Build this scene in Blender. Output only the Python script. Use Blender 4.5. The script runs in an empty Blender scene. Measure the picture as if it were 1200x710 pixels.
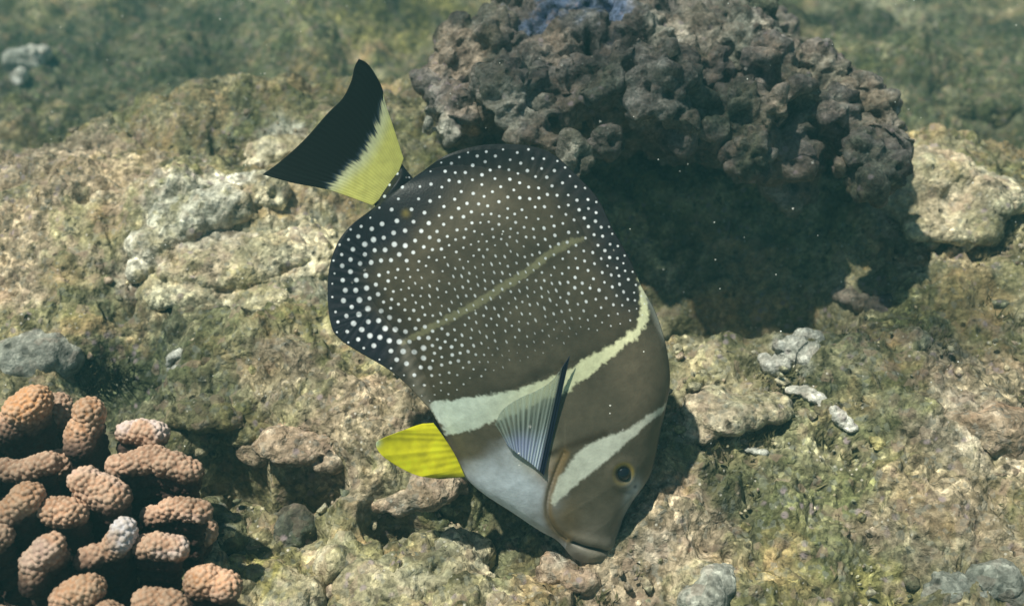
import bpy, bmesh, math, random
import numpy as np
from mathutils import Vector
from mathutils.kdtree import KDTree

random.seed(7)
RNG = np.random.default_rng(11)
scene = bpy.context.scene
COL = scene.collection

# ------------------------------------------------------------------ camera
PITCH = math.radians(33.0)
FPX = 1230.0                      # focal length in pixels of a 1200 px wide frame
CAM = np.array([0.0, 0.0, 0.414])
FWD = np.array([0.0, math.cos(PITCH), -math.sin(PITCH)])
UPV = np.array([0.0, math.sin(PITCH), math.cos(PITCH)])
RGT = np.array([1.0, 0.0, 0.0])
cd = bpy.data.cameras.new("camera")
cam = bpy.data.objects.new("camera", cd)
COL.objects.link(cam)
cam.location = CAM
cam.rotation_euler = (math.pi / 2 - PITCH, 0, 0)
cd.sensor_width = 36.0
cd.lens = FPX / 1200.0 * 36.0
cd.clip_start = 0.01
cd.clip_end = 200.0
cd.dof.use_dof = True
cd.dof.focus_distance = 0.545
cd.dof.aperture_fstop = 8.0
scene.camera = cam

# ------------------------------------------------------------------ light
SUN_TRAVEL = Vector((0.38, 0.10, -1.0)).normalized()
to_sun = -SUN_TRAVEL
elev = math.asin(to_sun.z)
azim = math.atan2(to_sun.x, to_sun.y)
world = bpy.data.worlds.new("World")
scene.world = world
world.use_nodes = True
wn = world.node_tree
bg = wn.nodes["Background"]
sky = wn.nodes.new("ShaderNodeTexSky")
sky.sky_type = 'NISHITA'
sky.sun_disc = False
sky.sun_elevation = elev
sky.sun_rotation = azim
wn.links.new(sky.outputs[0], bg.inputs[0])
bg.inputs[1].default_value = 0.05
sl = bpy.data.lights.new("sun", 'SUN')
sl.energy = 5.0
sl.angle = math.radians(1.2)
sl.color = (1.0, 0.965, 0.88)
so = bpy.data.objects.new("sun", sl)
COL.objects.link(so)
so.rotation_euler = SUN_TRAVEL.to_track_quat('-Z', 'Y').to_euler()
so.location = (0, 0, 3)
scene.view_settings.view_transform = 'Standard'
scene.view_settings.look = 'None'
scene.view_settings.exposure = 0.86
scene.view_settings.gamma = 1.0
scene.cycles.diffuse_bounces = 2

# ------------------------------------------------------------------ helpers
def tag(o, label=None, cat=None, group=None, kind=None):
    if label: o["label"] = label
    if cat: o["category"] = cat
    if group: o["group"] = group
    if kind: o["kind"] = kind
    return o

def ray(u, v):
    return FWD + RGT * ((u - 600.0) / FPX) + UPV * ((355.0 - v) / FPX)

def P(u, v, d):
    """world point seen at (u, v) at distance d along the view axis"""
    return CAM + ray(u, v) * d

def smooth(a, b, x):
    t = np.clip((x - a) / (b - a), 0, 1)
    return t * t * (3 - 2 * t)

_G = np.array([(1,1,0),(-1,1,0),(1,-1,0),(-1,-1,0),(1,0,1),(-1,0,1),(1,0,-1),(-1,0,-1),
               (0,1,1),(0,-1,1),(0,1,-1),(0,-1,-1),(1,1,0),(-1,1,0),(0,-1,1),(0,-1,-1)], np.float32)

def _hash(ix, iy, iz, seed):
    h = (ix.astype(np.uint32) * np.uint32(73856093)) ^ (iy.astype(np.uint32) * np.uint32(19349663)) \
        ^ (iz.astype(np.uint32) * np.uint32(83492791)) ^ np.uint32((seed * 2654435761) & 0xffffffff)
    h = (h ^ (h >> np.uint32(13))) * np.uint32(1274126177)
    return h ^ (h >> np.uint32(16))

def perlin(p, seed=0):
    p = np.asarray(p, np.float32)
    i = np.floor(p).astype(np.int32)
    f = p - i
    w = f * f * f * (f * (f * 6 - 15) + 10)
    out = np.zeros(len(p), np.float32)
    for dx in (0, 1):
        wx = w[:, 0] if dx else 1 - w[:, 0]
        for dy in (0, 1):
            wy = w[:, 1] if dy else 1 - w[:, 1]
            for dz in (0, 1):
                wz = w[:, 2] if dz else 1 - w[:, 2]
                g = _G[_hash(i[:, 0] + dx, i[:, 1] + dy, i[:, 2] + dz, seed) & np.uint32(15)]
                d = g[:, 0] * (f[:, 0] - dx) + g[:, 1] * (f[:, 1] - dy) + g[:, 2] * (f[:, 2] - dz)
                out += wx * wy * wz * d
    return out

def fbm(p, period, octaves=3, seed=0, gain=0.5):
    p = np.asarray(p, np.float32) / period
    a, s = 1.0, np.zeros(len(p), np.float32)
    for k in range(octaves):
        s += a * perlin(p, seed + k * 17)
        p = p * 2.03
        a *= gain
    return s

def ridge(p, period, octaves=3, seed=0):
    p = np.asarray(p, np.float32) / period
    a, s = 1.0, np.zeros(len(p), np.float32)
    for k in range(octaves):
        s += a * (1 - 2 * np.abs(perlin(p, seed + k * 31)))
        p = p * 2.1
        a *= 0.5
    return s

def worley(p, period, seed=0, jitter=0.9):
    """distance to the nearest cell point and that cell's random number"""
    p = np.asarray(p, np.float32) / period
    i = np.floor(p).astype(np.int32)
    best = np.full(len(p), 9.0, np.float32)
    rid = np.zeros(len(p), np.float32)
    for dx in (-1, 0, 1):
        for dy in (-1, 0, 1):
            for dz in (-1, 0, 1):
                cx, cy, cz = i[:, 0] + dx, i[:, 1] + dy, i[:, 2] + dz
                h = _hash(cx, cy, cz, seed)
                a = (h & np.uint32(1023)).astype(np.float32) / 1023
                b = ((h >> np.uint32(10)) & np.uint32(1023)).astype(np.float32) / 1023
                c = ((h >> np.uint32(20)) & np.uint32(1023)).astype(np.float32) / 1023
                d = (cx + .5 + (a - .5) * jitter - p[:, 0]) ** 2 + (cy + .5 + (b - .5) * jitter - p[:, 1]) ** 2 \
                    + (cz + .5 + (c - .5) * jitter - p[:, 2]) ** 2
                m = d < best
                best = np.where(m, d, best)
                rid = np.where(m, (a * 7.3 + b * 3.7 + c) % 1.0, rid)
    return np.sqrt(best), rid

def np_mesh(name, verts, faces, mat=None, smooth_shade=True, attrs=None):
    """faces: (n,3) or (n,4) int array"""
    me = bpy.data.meshes.new(name)
    faces = np.asarray(faces, np.int32)
    n, k = faces.shape
    me.vertices.add(len(verts))
    me.vertices.foreach_set("co", np.asarray(verts, np.float32).ravel())
    me.loops.add(n * k)
    me.loops.foreach_set("vertex_index", faces.ravel())
    me.polygons.add(n)
    me.polygons.foreach_set("loop_start", np.arange(0, n * k, k, dtype=np.int32))
    me.polygons.foreach_set("loop_total", np.full(n, k, np.int32))
    me.polygons.foreach_set("use_smooth", np.full(n, smooth_shade, bool))
    me.update(calc_edges=True)
    for an, arr in (attrs or {}).items():
        arr = np.asarray(arr, np.float32)
        if arr.ndim == 1:
            a = me.attributes.new(an, 'FLOAT', 'POINT')
            a.data.foreach_set("value", arr)
        else:
            a = me.attributes.new(an, 'FLOAT_COLOR', 'POINT')
            if arr.shape[1] == 3:
                arr = np.concatenate([arr, np.ones((len(arr), 1), np.float32)], 1)
            a.data.foreach_set("color", arr.ravel())
    if mat: me.materials.append(mat)
    return me

def link(name, me, parent=None, loc=None):
    o = bpy.data.objects.new(name, me)
    COL.objects.link(o)
    if parent is not None: o.parent = parent
    if loc is not None: o.location = loc
    return o

def grid_faces(nr, nc):
    a = np.arange(nr * nc).reshape(nr, nc)
    return np.stack([a[:-1, :-1], a[:-1, 1:], a[1:, 1:], a[1:, :-1]], -1).reshape(-1, 4)

def srgb(r, g, b):
    def f(c):
        c /= 255.0
        return c / 12.92 if c <= 0.04045 else ((c + 0.055) / 1.055) ** 2.4
    return np.array([f(r), f(g), f(b)], np.float32)

def catmull(pts, n):
    pts = np.asarray(pts, float)
    q = np.vstack([2 * pts[0] - pts[1], pts, 2 * pts[-1] - pts[-2]])
    out = []
    m = len(pts) - 1
    for k in range(m):
        p0, p1, p2, p3 = q[k:k + 4]
        t = np.linspace(0, 1, n, endpoint=False)[:, None]
        out.append(0.5 * (2 * p1 + (p2 - p0) * t + (2 * p0 - 5 * p1 + 4 * p2 - p3) * t ** 2
                          + (3 * p1 - p0 - 3 * p2 + p3) * t ** 3))
    out.append(pts[-1:])
    return np.vstack(out)

def seg_dist(p, poly, closed=False):
    """distance of points p (N,2) to a polyline"""
    poly = np.asarray(poly, float)
    if closed: poly = np.vstack([poly, poly[:1]])
    best = np.full(len(p), 1e9)
    par = np.zeros(len(p))
    m = len(poly) - 1
    for k in range(m):
        a, b = poly[k], poly[k + 1]
        ab = b - a
        t = np.clip(((p - a) @ ab) / (ab @ ab + 1e-12), 0, 1)
        d = np.hypot(*(p - a - t[:, None] * ab).T)
        par = np.where(d < best, (k + t) / m, par)
        best = np.minimum(best, d)
    return best, par

def inside(p, poly):
    poly = np.asarray(poly, float)
    c = np.zeros(len(p), bool)
    j = len(poly) - 1
    for i in range(len(poly)):
        xi, yi = poly[i]; xj, yj = poly[j]
        cond = ((yi > p[:, 1]) != (yj > p[:, 1])) & (p[:, 0] < (xj - xi) * (p[:, 1] - yi) / (yj - yi + 1e-12) + xi)
        c ^= cond
        j = i
    return c

def sdf(p, poly):
    d, _ = seg_dist(p, poly, True)
    return np.where(inside(p, poly), -d, d)

# ------------------------------------------------------------------ node helpers
class NT:
    def __init__(self, name):
        self.mat = bpy.data.materials.new(name)
        self.mat.use_nodes = True
        self.t = self.mat.node_tree
        self.b = self.t.nodes["Principled BSDF"]
    def n(self, typ, **kw):
        nd = self.t.nodes.new(typ)
        for k, v in kw.items():
            if k.startswith("i_"):
                nd.inputs[k[2:].replace("_", " ")].default_value = v
            else:
                setattr(nd, k, v)
        return nd
    def l(self, a, b): self.t.links.new(a, b)
    def coord(self):
        return self.n("ShaderNodeTexCoord").outputs["Object"]
    def noise(self, co, scale, detail=4, rough=0.55, dist=0.0):
        nd = self.n("ShaderNodeTexNoise")
        nd.inputs["Scale"].default_value = scale
        nd.inputs["Detail"].default_value = detail
        nd.inputs["Roughness"].default_value = rough
        nd.inputs["Distortion"].default_value = dist
        self.l(co, nd.inputs["Vector"])
        return nd
    def voro(self, co, scale, feature='F1', rnd=1.0):
        nd = self.n("ShaderNodeTexVoronoi", feature=feature)
        nd.inputs["Scale"].default_value = scale
        nd.inputs["Randomness"].default_value = rnd
        self.l(co, nd.inputs["Vector"])
        return nd
    def ramp(self, fac, stops, interp='LINEAR'):
        nd = self.n("ShaderNodeValToRGB")
        e = nd.color_ramp.elements
        while len(e) < len(stops): e.new(0.5)
        for el, (pos, c) in zip(e, stops):
            el.position = pos
            el.color = (*c, 1) if hasattr(c, "__len__") else (c, c, c, 1)
        nd.color_ramp.interpolation = interp
        self.l(fac, nd.inputs[0])
        return nd.outputs[0]
    def mix(self, fac, a, b, blend='MIX'):
        nd = self.n("ShaderNodeMix", data_type='RGBA', blend_type=blend)
        for val, sock in ((fac, nd.inputs[0]), (a, nd.inputs[6]), (b, nd.inputs[7])):
            if hasattr(val, "default_value") or hasattr(val, "is_output"): self.l(val, sock)
            elif hasattr(val, "__len__"): sock.default_value = (*[float(x) for x in val], 1)
            else: sock.default_value = val
        return nd.outputs[2]
    def math(self, op, a, b=0.0, clamp=False):
        nd = self.n("ShaderNodeMath", operation=op, use_clamp=clamp)
        for val, sock in ((a, nd.inputs[0]), (b, nd.inputs[1])):
            if hasattr(val, "is_output"): self.l(val, sock)
            else: sock.default_value = val
        return nd.outputs[0]
    def attr(self, name, out="Fac"):
        return self.n("ShaderNodeAttribute", attribute_name=name).outputs[out]
    def bump(self, h, strength, dist, prev=None):
        nd = self.n("ShaderNodeBump")
        nd.inputs["Strength"].default_value = strength
        nd.inputs["Distance"].default_value = dist
        self.l(h, nd.inputs["Height"])
        if prev is not None: self.l(prev, nd.inputs["Normal"])
        return nd.outputs[0]

def reef_material(name, dark, mid, pale, warm, algae, speck=1.0, warm_amt=0.5, algae_amt=0.5,
                  use_attr=False, bump=1.0, shift=0.0, grain=1.0):
    m = NT(name)
    co0 = m.coord()
    mp = m.n("ShaderNodeMapping")
    mp.inputs["Location"].default_value = (shift, shift * 1.7, -shift)
    m.l(co0, mp.inputs[0])
    co = mp.outputs[0]
    big = m.noise(co, 9.0, 5, 0.6, 0.4)
    med = m.noise(co, 34.0, 6, 0.62, 0.6)
    fine = m.noise(co, 150.0, 5, 0.65, 0.3)
    vfine = m.noise(co, 480.0, 3, 0.6)
    base = m.ramp(med.outputs[0], [(0.34, dark), (0.50, mid), (0.66, pale)])
    # patches of warm crust and green turf
    pw = m.noise(co, 21.0, 5, 0.6, 0.8)
    base = m.mix(m.math('MULTIPLY', m.ramp(pw.outputs[0], [(0.50, 0.0), (0.62, 1.0)]), warm_amt), base, warm)
    pa = m.noise(co, 15.0, 6, 0.65, 0.6)
    base = m.mix(m.math('MULTIPLY', m.ramp(pa.outputs[1], [(0.48, 0.0), (0.60, 1.0)]), algae_amt), base, algae)
    if use_attr:
        a = m.attr("crust")
        pale_c = m.ramp(fine.outputs[0], [(0.35, (0.40, 0.38, 0.31)), (0.6, (0.76, 0.73, 0.62))])
        base = m.mix(a, base, pale_c)
        a2 = m.attr("turf")
        turf_c = m.ramp(fine.outputs[0], [(0.35, (0.020, 0.034, 0.020)), (0.62, (0.074, 0.100, 0.052))])
        base = m.mix(a2, base, turf_c)
        a3 = m.attr("yellow")
        base = m.mix(a3, base, m.ramp(fine.outputs[0], [(0.35, (0.13, 0.12, 0.03)), (0.62, (0.46, 0.40, 0.14))]))
        a4 = m.attr("pink")
        base = m.mix(a4, base, m.ramp(fine.outputs[0], [(0.35, (0.24, 0.17, 0.12)), (0.62, (0.54, 0.42, 0.32))]))
        base = m.mix(m.attr("blue"), base, m.ramp(fine.outputs[0], [(0.35, (0.05, 0.08, 0.16)), (0.62, (0.14, 0.21, 0.38))]))
    # value mottling
    mot = m.ramp(fine.outputs[0], [(0.30, 0.52), (0.50, 0.97), (0.70, 1.38)])
    base = m.mix(1.0, base, mot, 'MULTIPLY')
    mot2 = m.ramp(vfine.outputs[0], [(0.32, 0.62), (0.68, 1.35)])
    base = m.mix(0.8, base, mot2, 'MULTIPLY')
    gm = m.math('MULTIPLY', m.ramp(m.noise(co, 17.0, 3, .6).outputs[0], [(0.40, 0.22), (0.58, 1.0)]), grain)
    # crusted granules, each with its own tone
    g1 = m.voro(co, 150.0); g2 = m.voro(co, 330.0)
    sep1 = m.n("ShaderNodeSeparateColor"); m.l(g1.outputs["Color"], sep1.inputs[0])
    sep2 = m.n("ShaderNodeSeparateColor"); m.l(g2.outputs["Color"], sep2.inputs[0])
    base = m.mix(m.math('MULTIPLY', gm, .58), base, m.ramp(sep1.outputs[0], [(0.0, .40), (0.5, .92), (0.85, 1.35), (1.0, 2.0)]), 'MULTIPLY')
    base = m.mix(m.math('MULTIPLY', gm, .68), base, m.ramp(sep2.outputs[1], [(0.0, .38), (0.5, .92), (0.86, 1.35), (1.0, 2.3)]), 'MULTIPLY')
    base = m.mix(m.math('MULTIPLY', m.ramp(sep1.outputs[2], [(0.80, 0.0), (0.95, 1.0)]), 0.35 * grain), base, (0.40, 0.28, 0.22))
    base = m.mix(m.math('MULTIPLY', m.ramp(sep2.outputs[2], [(0.82, 0.0), (0.95, 1.0)]), 0.35 * grain), base, (0.24, 0.26, 0.24))
    # coralline lilac flecks
    v = m.voro(co, 120.0)
    fl = m.ramp(v.outputs["Distance"], [(0.16, 1.0), (0.30, 0.0)])
    sel = m.ramp(m.noise(co, 26.0, 3).outputs[0], [(0.52, 0.0), (0.60, 1.0)])
    base = m.mix(m.math('MULTIPLY', m.math('MULTIPLY', fl, sel), 0.7), base, (0.34, 0.27, 0.29))
    # dark pits
    v2 = m.voro(co, 85.0)
    pit = m.ramp(v2.outputs["Distance"], [(0.10, 1.0), (0.22, 0.0)])
    selp = m.ramp(m.noise(co, 40.0, 2).outputs[0], [(0.50, 0.0), (0.56, 1.0)])
    pitm = m.math('MULTIPLY', pit, selp)
    base = m.mix(m.math('MULTIPLY', pitm, 0.75), base, (0.025, 0.024, 0.018))
    # white specks of shell and sand
    v3 = m.voro(co, 260.0)
    sp = m.ramp(v3.outputs["Distance"], [(0.14, 1.0), (0.24, 0.0)])
    sels = m.ramp(m.noise(co, 60.0, 3, 0.7).outputs[0], [(0.54, 0.0), (0.62, 1.0)])
    base = m.mix(m.math('MULTIPLY', m.math('MULTIPLY', sp, sels), 0.75 * speck), base, (0.66, 0.62, 0.54))
    m.l(base, m.b.inputs["Base Color"])
    m.b.inputs["Roughness"].default_value = 0.92
    m.b.inputs["Specular IOR Level"].default_value = 0.15
    n1 = m.bump(fine.outputs[0], 0.55 * bump, 0.006)
    n2 = m.bump(vfine.outputs[0], 0.5 * bump, 0.0022, n1)
    n3 = m.bump(m.math('SUBTRACT', 1.0, pitm), 0.6 * bump, 0.004, n2)
    n3 = m.bump(m.math('SUBTRACT', 1.0, g1.outputs["Distance"]), 0.55 * bump * grain, 0.003, n3)
    n3 = m.bump(m.math('SUBTRACT', 1.0, g2.outputs["Distance"]), 0.5 * bump * grain, 0.0014, n3)
    m.l(n3, m.b.inputs["Normal"])
    return m.mat

M_REEF = reef_material("reef_turf", (0.10, 0.092, 0.048), (0.28, 0.25, 0.14), (0.52, 0.46, 0.30),
                       (0.52, 0.35, 0.18), (0.19, 0.20, 0.06), use_attr=True, warm_amt=.6)
M_LEDGE = reef_material("ledge_rock", (0.058, 0.050, 0.049), (0.16, 0.135, 0.125), (0.33, 0.295, 0.27),
                        (0.26, 0.19, 0.13), (0.13, 0.14, 0.08), warm_amt=0.45, algae_amt=0.4, use_attr=True, speck=0.4, shift=3.0, grain=.55)
M_PALE = reef_material("pale_limestone", (0.30, 0.265, 0.155), (0.55, 0.49, 0.33), (0.76, 0.70, 0.52),
                       (0.50, 0.36, 0.22), (0.30, 0.28, 0.12), warm_amt=0.45, algae_amt=0.4, use_attr=True, shift=1.3)
M_GREY = reef_material("grey_stone", (0.20, 0.20, 0.17), (0.31, 0.31, 0.27), (0.42, 0.42, 0.37),
                       (0.28, 0.26, 0.20), (0.18, 0.19, 0.12), warm_amt=0.2, algae_amt=0.35, speck=0.5, bump=0.8, shift=5.0, grain=.6)
M_WARM = reef_material("warm_crusted_rock", (0.20, 0.14, 0.09), (0.40, 0.30, 0.21), (0.58, 0.48, 0.37),
                       (0.52, 0.30, 0.18), (0.26, 0.23, 0.10), warm_amt=0.55, algae_amt=0.3, use_attr=True, shift=7.0)
M_WHITE = reef_material("white_crust", (0.40, 0.39, 0.35), (0.66, 0.64, 0.58), (0.82, 0.81, 0.77),
                        (0.50, 0.42, 0.34), (0.30, 0.30, 0.20), warm_amt=0.2, algae_amt=0.2, shift=9.0, grain=.6)

# ------------------------------------------------------------------ seabed shape
SLOPE = 0.23
Y0 = 0.387
def plane_hit(u, v, off=0.0):
    r = ray(u, v)
    # CAM.z + r.z t = SLOPE (r.y t - Y0) + off
    t = (CAM[2] + SLOPE * Y0 - off) / (SLOPE * r[1] - r[2])
    return CAM + r * t

crest_px = [(-500, 235), (-200, 215), (0, 190), (120, 152), (240, 118), (400, 105), (520, 120), (800, 120), (1030, 165),
            (1100, 180), (1200, 215), (1500, 250), (1800, 250)]
crest = np.array([plane_hit(*c) for c in crest_px])

def px_of(p):
    d = p - CAM
    z = d @ FWD
    z = np.where(z < 0.05, 0.05, z)
    return 600 + FPX * (d @ RGT) / z, 355 - FPX * (d @ UPV) / z

# hollows and swellings: pixel where it lies on the slope, radii in metres, height
FEATURES = [
    ((352, 566), 0.021, 0.014, -0.085), ((262, 540), 0.026, 0.020, -0.080), ((468, 612), 0.017, 0.010, -0.050), ((270, 190), 0.07, 0.025, -0.016), ((150, 255), 0.03, 0.03, -0.014),
    ((340, 640), 0.022, 0.020, -0.014), ((130, 445), 0.030, 0.022, -0.024), ((600, 605), 0.040, 0.035, -0.022),
    ((830, 300), 0.10, 0.055, -0.045), ((900, 345), 0.08, 0.04, -0.022), ((760, 350), 0.06, 0.04, -0.015),
    ((250, 270), 0.07, 0.06, 0.020), ((90, 260), 0.10, 0.07, 0.022), ((330, 150), 0.08, 0.05, 0.018),
    ((290, 420), 0.05, 0.04, 0.012), ((430, 520), 0.05, 0.04, 0.010), ((960, 480), 0.10, 0.05, 0.016),
    ((1110, 420), 0.08, 0.05, 0.016), ((1150, 560), 0.06, 0.05, 0.016), ((960, 600), 0.07, 0.04, -0.008),
    ((760, 640), 0.045, 0.022, 0.010), ((820, 600), 0.03, 0.02, 0.008), ((840, 500), 0.05, 0.03, 0.008),
    ((1110, 235), 0.07, 0.05, 0.018), ((540, 640), 0.05, 0.03, -0.006), ((910, 660), 0.04, 0.02, -0.008),
]
FEAT = [(plane_hit(*f[0]), f[1], f[2], f[3]) for f in FEATURES]

def base_z(x, y):
    yc = np.interp(x, crest[:, 0], crest[:, 1])
    near = SLOPE * (np.minimum(y, yc) - Y0)
    near = np.maximum(near, -0.10 - 0.05 * np.maximum(0.1 - y, 0))
    over = np.maximum(y - yc, 0)
    drop = (near + 0.06) * smooth(0.0, 0.22, over)
    z = near - drop
    for (c, rx, ry, h) in FEAT:
        q = ((x - c[0]) / rx) ** 2 + ((y - c[1]) / ry) ** 2
        z = z + h * np.exp(-(q * q if h < -.02 else q))
    return z

def gp(u, v, off=0.0):
    """where the sight line through (u, v) meets the seabed"""
    r = ray(u, v)
    t = np.arange(0.3, 6.0, 0.002)
    q = CAM + r * t[:, None]
    k = np.argmax(q[:, 2] < base_z(q[:, 0], q[:, 1]) + off)
    return q[k]

def depth_of(p):
    return float((np.asarray(p) - CAM) @ FWD)

def tint_attrs(pts, spec):
    """patches of encrusting growth, a few of them painted sunlight; spec maps attribute -> list of (centre, radius, strength)"""
    out = {}
    wob = fbm(pts, 0.03, 3, 91)
    fine = fbm(pts, 0.007, 2, 95)
    for an in ("crust", "turf", "yellow", "pink", "blue"):
        a = np.zeros(len(pts), np.float32)
        for c, r, s in spec.get(an, []):
            d = np.linalg.norm(pts - np.asarray(c, np.float32), axis=1) / r + wob * 0.55 + fine * 0.35
            a = np.maximum(a, s * (1 - smooth(0.55, 1.0, d)))
        out[an] = a
    return out

# ------------------------------------------------------------------ seabed
def build_seabed():
    ydense = 0.16 * np.exp(np.linspace(0, math.log(2.6 / 0.16), 760))
    yr = np.concatenate([np.linspace(-6, 0.1, 24), ydense, 2.6 * np.exp(np.linspace(0.05, math.log(16 / 2.6), 24))])
    cdense = np.linspace(-0.66, 0.66, 860)
    side = 0.66 * np.exp(np.linspace(0.03, math.log(14 / 0.66), 36))
    cc = np.concatenate([-side[::-1], cdense, side])
    w = np.maximum(yr + 0.17, 0.30)
    X = (cc[None, :] * w[:, None])
    Y = np.repeat(yr[:, None], len(cc), 1)
    x, y = X.ravel(), Y.ravel()
    z = base_z(x, y)
    p = np.stack([x, y, z], 1).astype(np.float32)
    p2 = p.copy(); p2[:, 2] *= 0.6
    yc = np.interp(x, crest[:, 0], crest[:, 1])
    far = smooth(0.05, 0.45, y - yc)
    quiet = smooth(0, 0.6, np.abs(y - 0.5) - 2.5)
    dz = fbm(p2, 0.11, 3, 3) * 0.020 + ridge(p2, 0.055, 2, 5) * 0.0045 * (1 - 0.5 * far)
    dz += fbm(p2, 0.020, 3, 7) * 0.0070
    dz += far * (fbm(p2, 0.34, 3, 21) * 0.09 + np.maximum(fbm(p2, 0.16, 2, 23), 0) * 0.05)
    f1, r1 = worley(p2, 0.028, 41)
    dz += (0.30 - np.minimum(f1, 0.75) ** 2) * 0.0095 * smooth(0.35, 0.6, r1)     # cobble-like knobs
    f2, r2 = worley(p2, 0.021, 43)
    dz -= 0.010 * (1 - smooth(0.10, 0.34, f2)) * (r2 > 0.62)                       # bored holes
    pw = p2 + np.stack([fbm(p2, .012, 2, 71), fbm(p2, .012, 2, 73), p2[:, 0] * 0], 1) * 0.004
    f3, r3 = worley(pw, 0.0085, 47)
    dz += np.sqrt(np.maximum(0, 1 - (f3 / .75) ** 2)) * 0.0034 * r3                # crusted nodules
    dz -= 0.005 * (1 - smooth(0.12, 0.40, f3)) * (r3 > 0.80)
    f4, r4 = worley(pw, 0.0042, 49)
    dz += np.sqrt(np.maximum(0, 1 - (f4 / .75) ** 2)) * 0.0018 * r4 * (1 - far)
    p[:, 2] += dz
    # sideways push makes small undercuts
    p[:, 0] += fbm(p2, 0.030, 2, 61) * 0.007 * (1 - .6 * far)
    p[:, 1] += fbm(p2, 0.030, 2, 63) * 0.007 * (1 - .6 * far)
    spec = {
        "crust": [(gp(*c), r, s) for c, r, s in [
            ((200, 340), .05, .15), ((330, 300), .06, .35),
            ((215, 250), .030, .75), ((180, 285), .020, .7), ((260, 232), .025, .75), ((325, 165), .028, .75), ((160, 320), .016, .6),
            ((930, 415), .018, .75), ((1090, 210), .03, .5), ((205, 428), .010, .8), ((32, 75), .035, .8),
            ((1100, 400), .022, .5), ((850, 480), .02, .4), ((1140, 500), .03, .45), ((65, 345), .008, .9), ((760, 640), .012, .5)]],
        "turf": [(gp(*c), r, s) for c, r, s in [
            ((120, 60), .30, .8), ((300, 60), .30, .75), ((450, 40), .30, .5), ((60, 120), .2, .7), ((1050, 60), .4, .6), ((1180, 100), .3, .7),
            ((200, 430), .05, .6), ((130, 440), .05, .8), ((260, 400), .05, .45), ((960, 560), .06, .5), ((1000, 480), .05, .45), ((880, 600), .04, .5), ((980, 640), .05, .5),
            ((600, 620), .05, .6), ((250, 180), .06, .55), ((80, 330), .04, .4), ((190, 340), .035, .4), ((330, 360), .035, .4), ((1080, 390), .05, .6), ((1000, 400), .04, .5), ((700, 400), .1, .4), ((230, 480), .04, .5)]],
        "yellow": [(gp(*c), r, s) for c, r, s in [
            ((470, 5), .12, .9), ((440, 60), .13, .55), ((280, 255), .02, .55), ((320, 450), .018, .6), ((1030, 690), .02, .5), ((1180, 470), .03, .3),  # the two large far patches paint a sunlit glow; the rest is growth
            ((310, 690), .02, .7), ((1060, 570), .025, .35), ((150, 215), .03, .3)]],
        "pink": [(gp(*c), r, s) for c, r, s in [
            ((60, 190), .07, .7), ((120, 230), .06, .6), ((20, 300), .06, .6), ((1130, 590), .05, .5), ((1170, 430), .05, .5), ((300, 330), .03, .4), ((330, 440), .03, .6), ((430, 500), .05, .6), ((380, 530), .03, .6),
            ((790, 630), .04, .6), ((720, 680), .04, .6), ((1090, 240), .05, .5), ((840, 480), .03, .5), ((1150, 480), .05, .55), ((1090, 600), .04, .5), ((210, 300), .04, .4)]],
    }
    at = tint_attrs(p, spec)
    me = np_mesh("seabed", p, grid_faces(len(yr), len(cc)), M_REEF, True, at)
    o = link("seabed", me)
    tag(o, kind="structure")
    return o
build_seabed()

# ------------------------------------------------------------------ rocks
def blob_mesh(blobs, voxel):
    """union of ellipsoids, remeshed to one skin; returns verts, normals, faces"""
    bm = bmesh.new()
    for (c, r) in blobs:
        r = r if hasattr(r, "__len__") else (r, r, r)
        res = bmesh.ops.create_icosphere(bm, subdivisions=3, radius=1.0)
        for v in res["verts"]:
            v.co = Vector((v.co.x * r[0] + c[0], v.co.y * r[1] + c[1], v.co.z * r[2] + c[2]))
    me = bpy.data.meshes.new("tmp")
    bm.to_mesh(me); bm.free()
    o = bpy.data.objects.new("tmp", me)
    COL.objects.link(o)
    md = o.modifiers.new("r", 'REMESH')
    md.mode = 'VOXEL'
    md.voxel_size = voxel
    sm = o.modifiers.new("s", 'SMOOTH')
    sm.iterations = 3
    dg = bpy.context.evaluated_depsgraph_get()
    ev = o.evaluated_get(dg).to_mesh()
    n = len(ev.vertices)
    co = np.zeros(n * 3, np.float32); ev.vertices.foreach_get("co", co)
    nm = np.zeros(n * 3, np.float32); ev.vertices.foreach_get("normal", nm)
    f = np.zeros(len(ev.polygons) * 4, np.int32); ev.loops.foreach_get("vertex_index", f)
    o.evaluated_get(dg).to_mesh_clear()
    bpy.data.objects.remove(o)
    bpy.data.meshes.remove(me)
    return co.reshape(-1, 3), nm.reshape(-1, 3), f.reshape(-1, 4)

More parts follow.
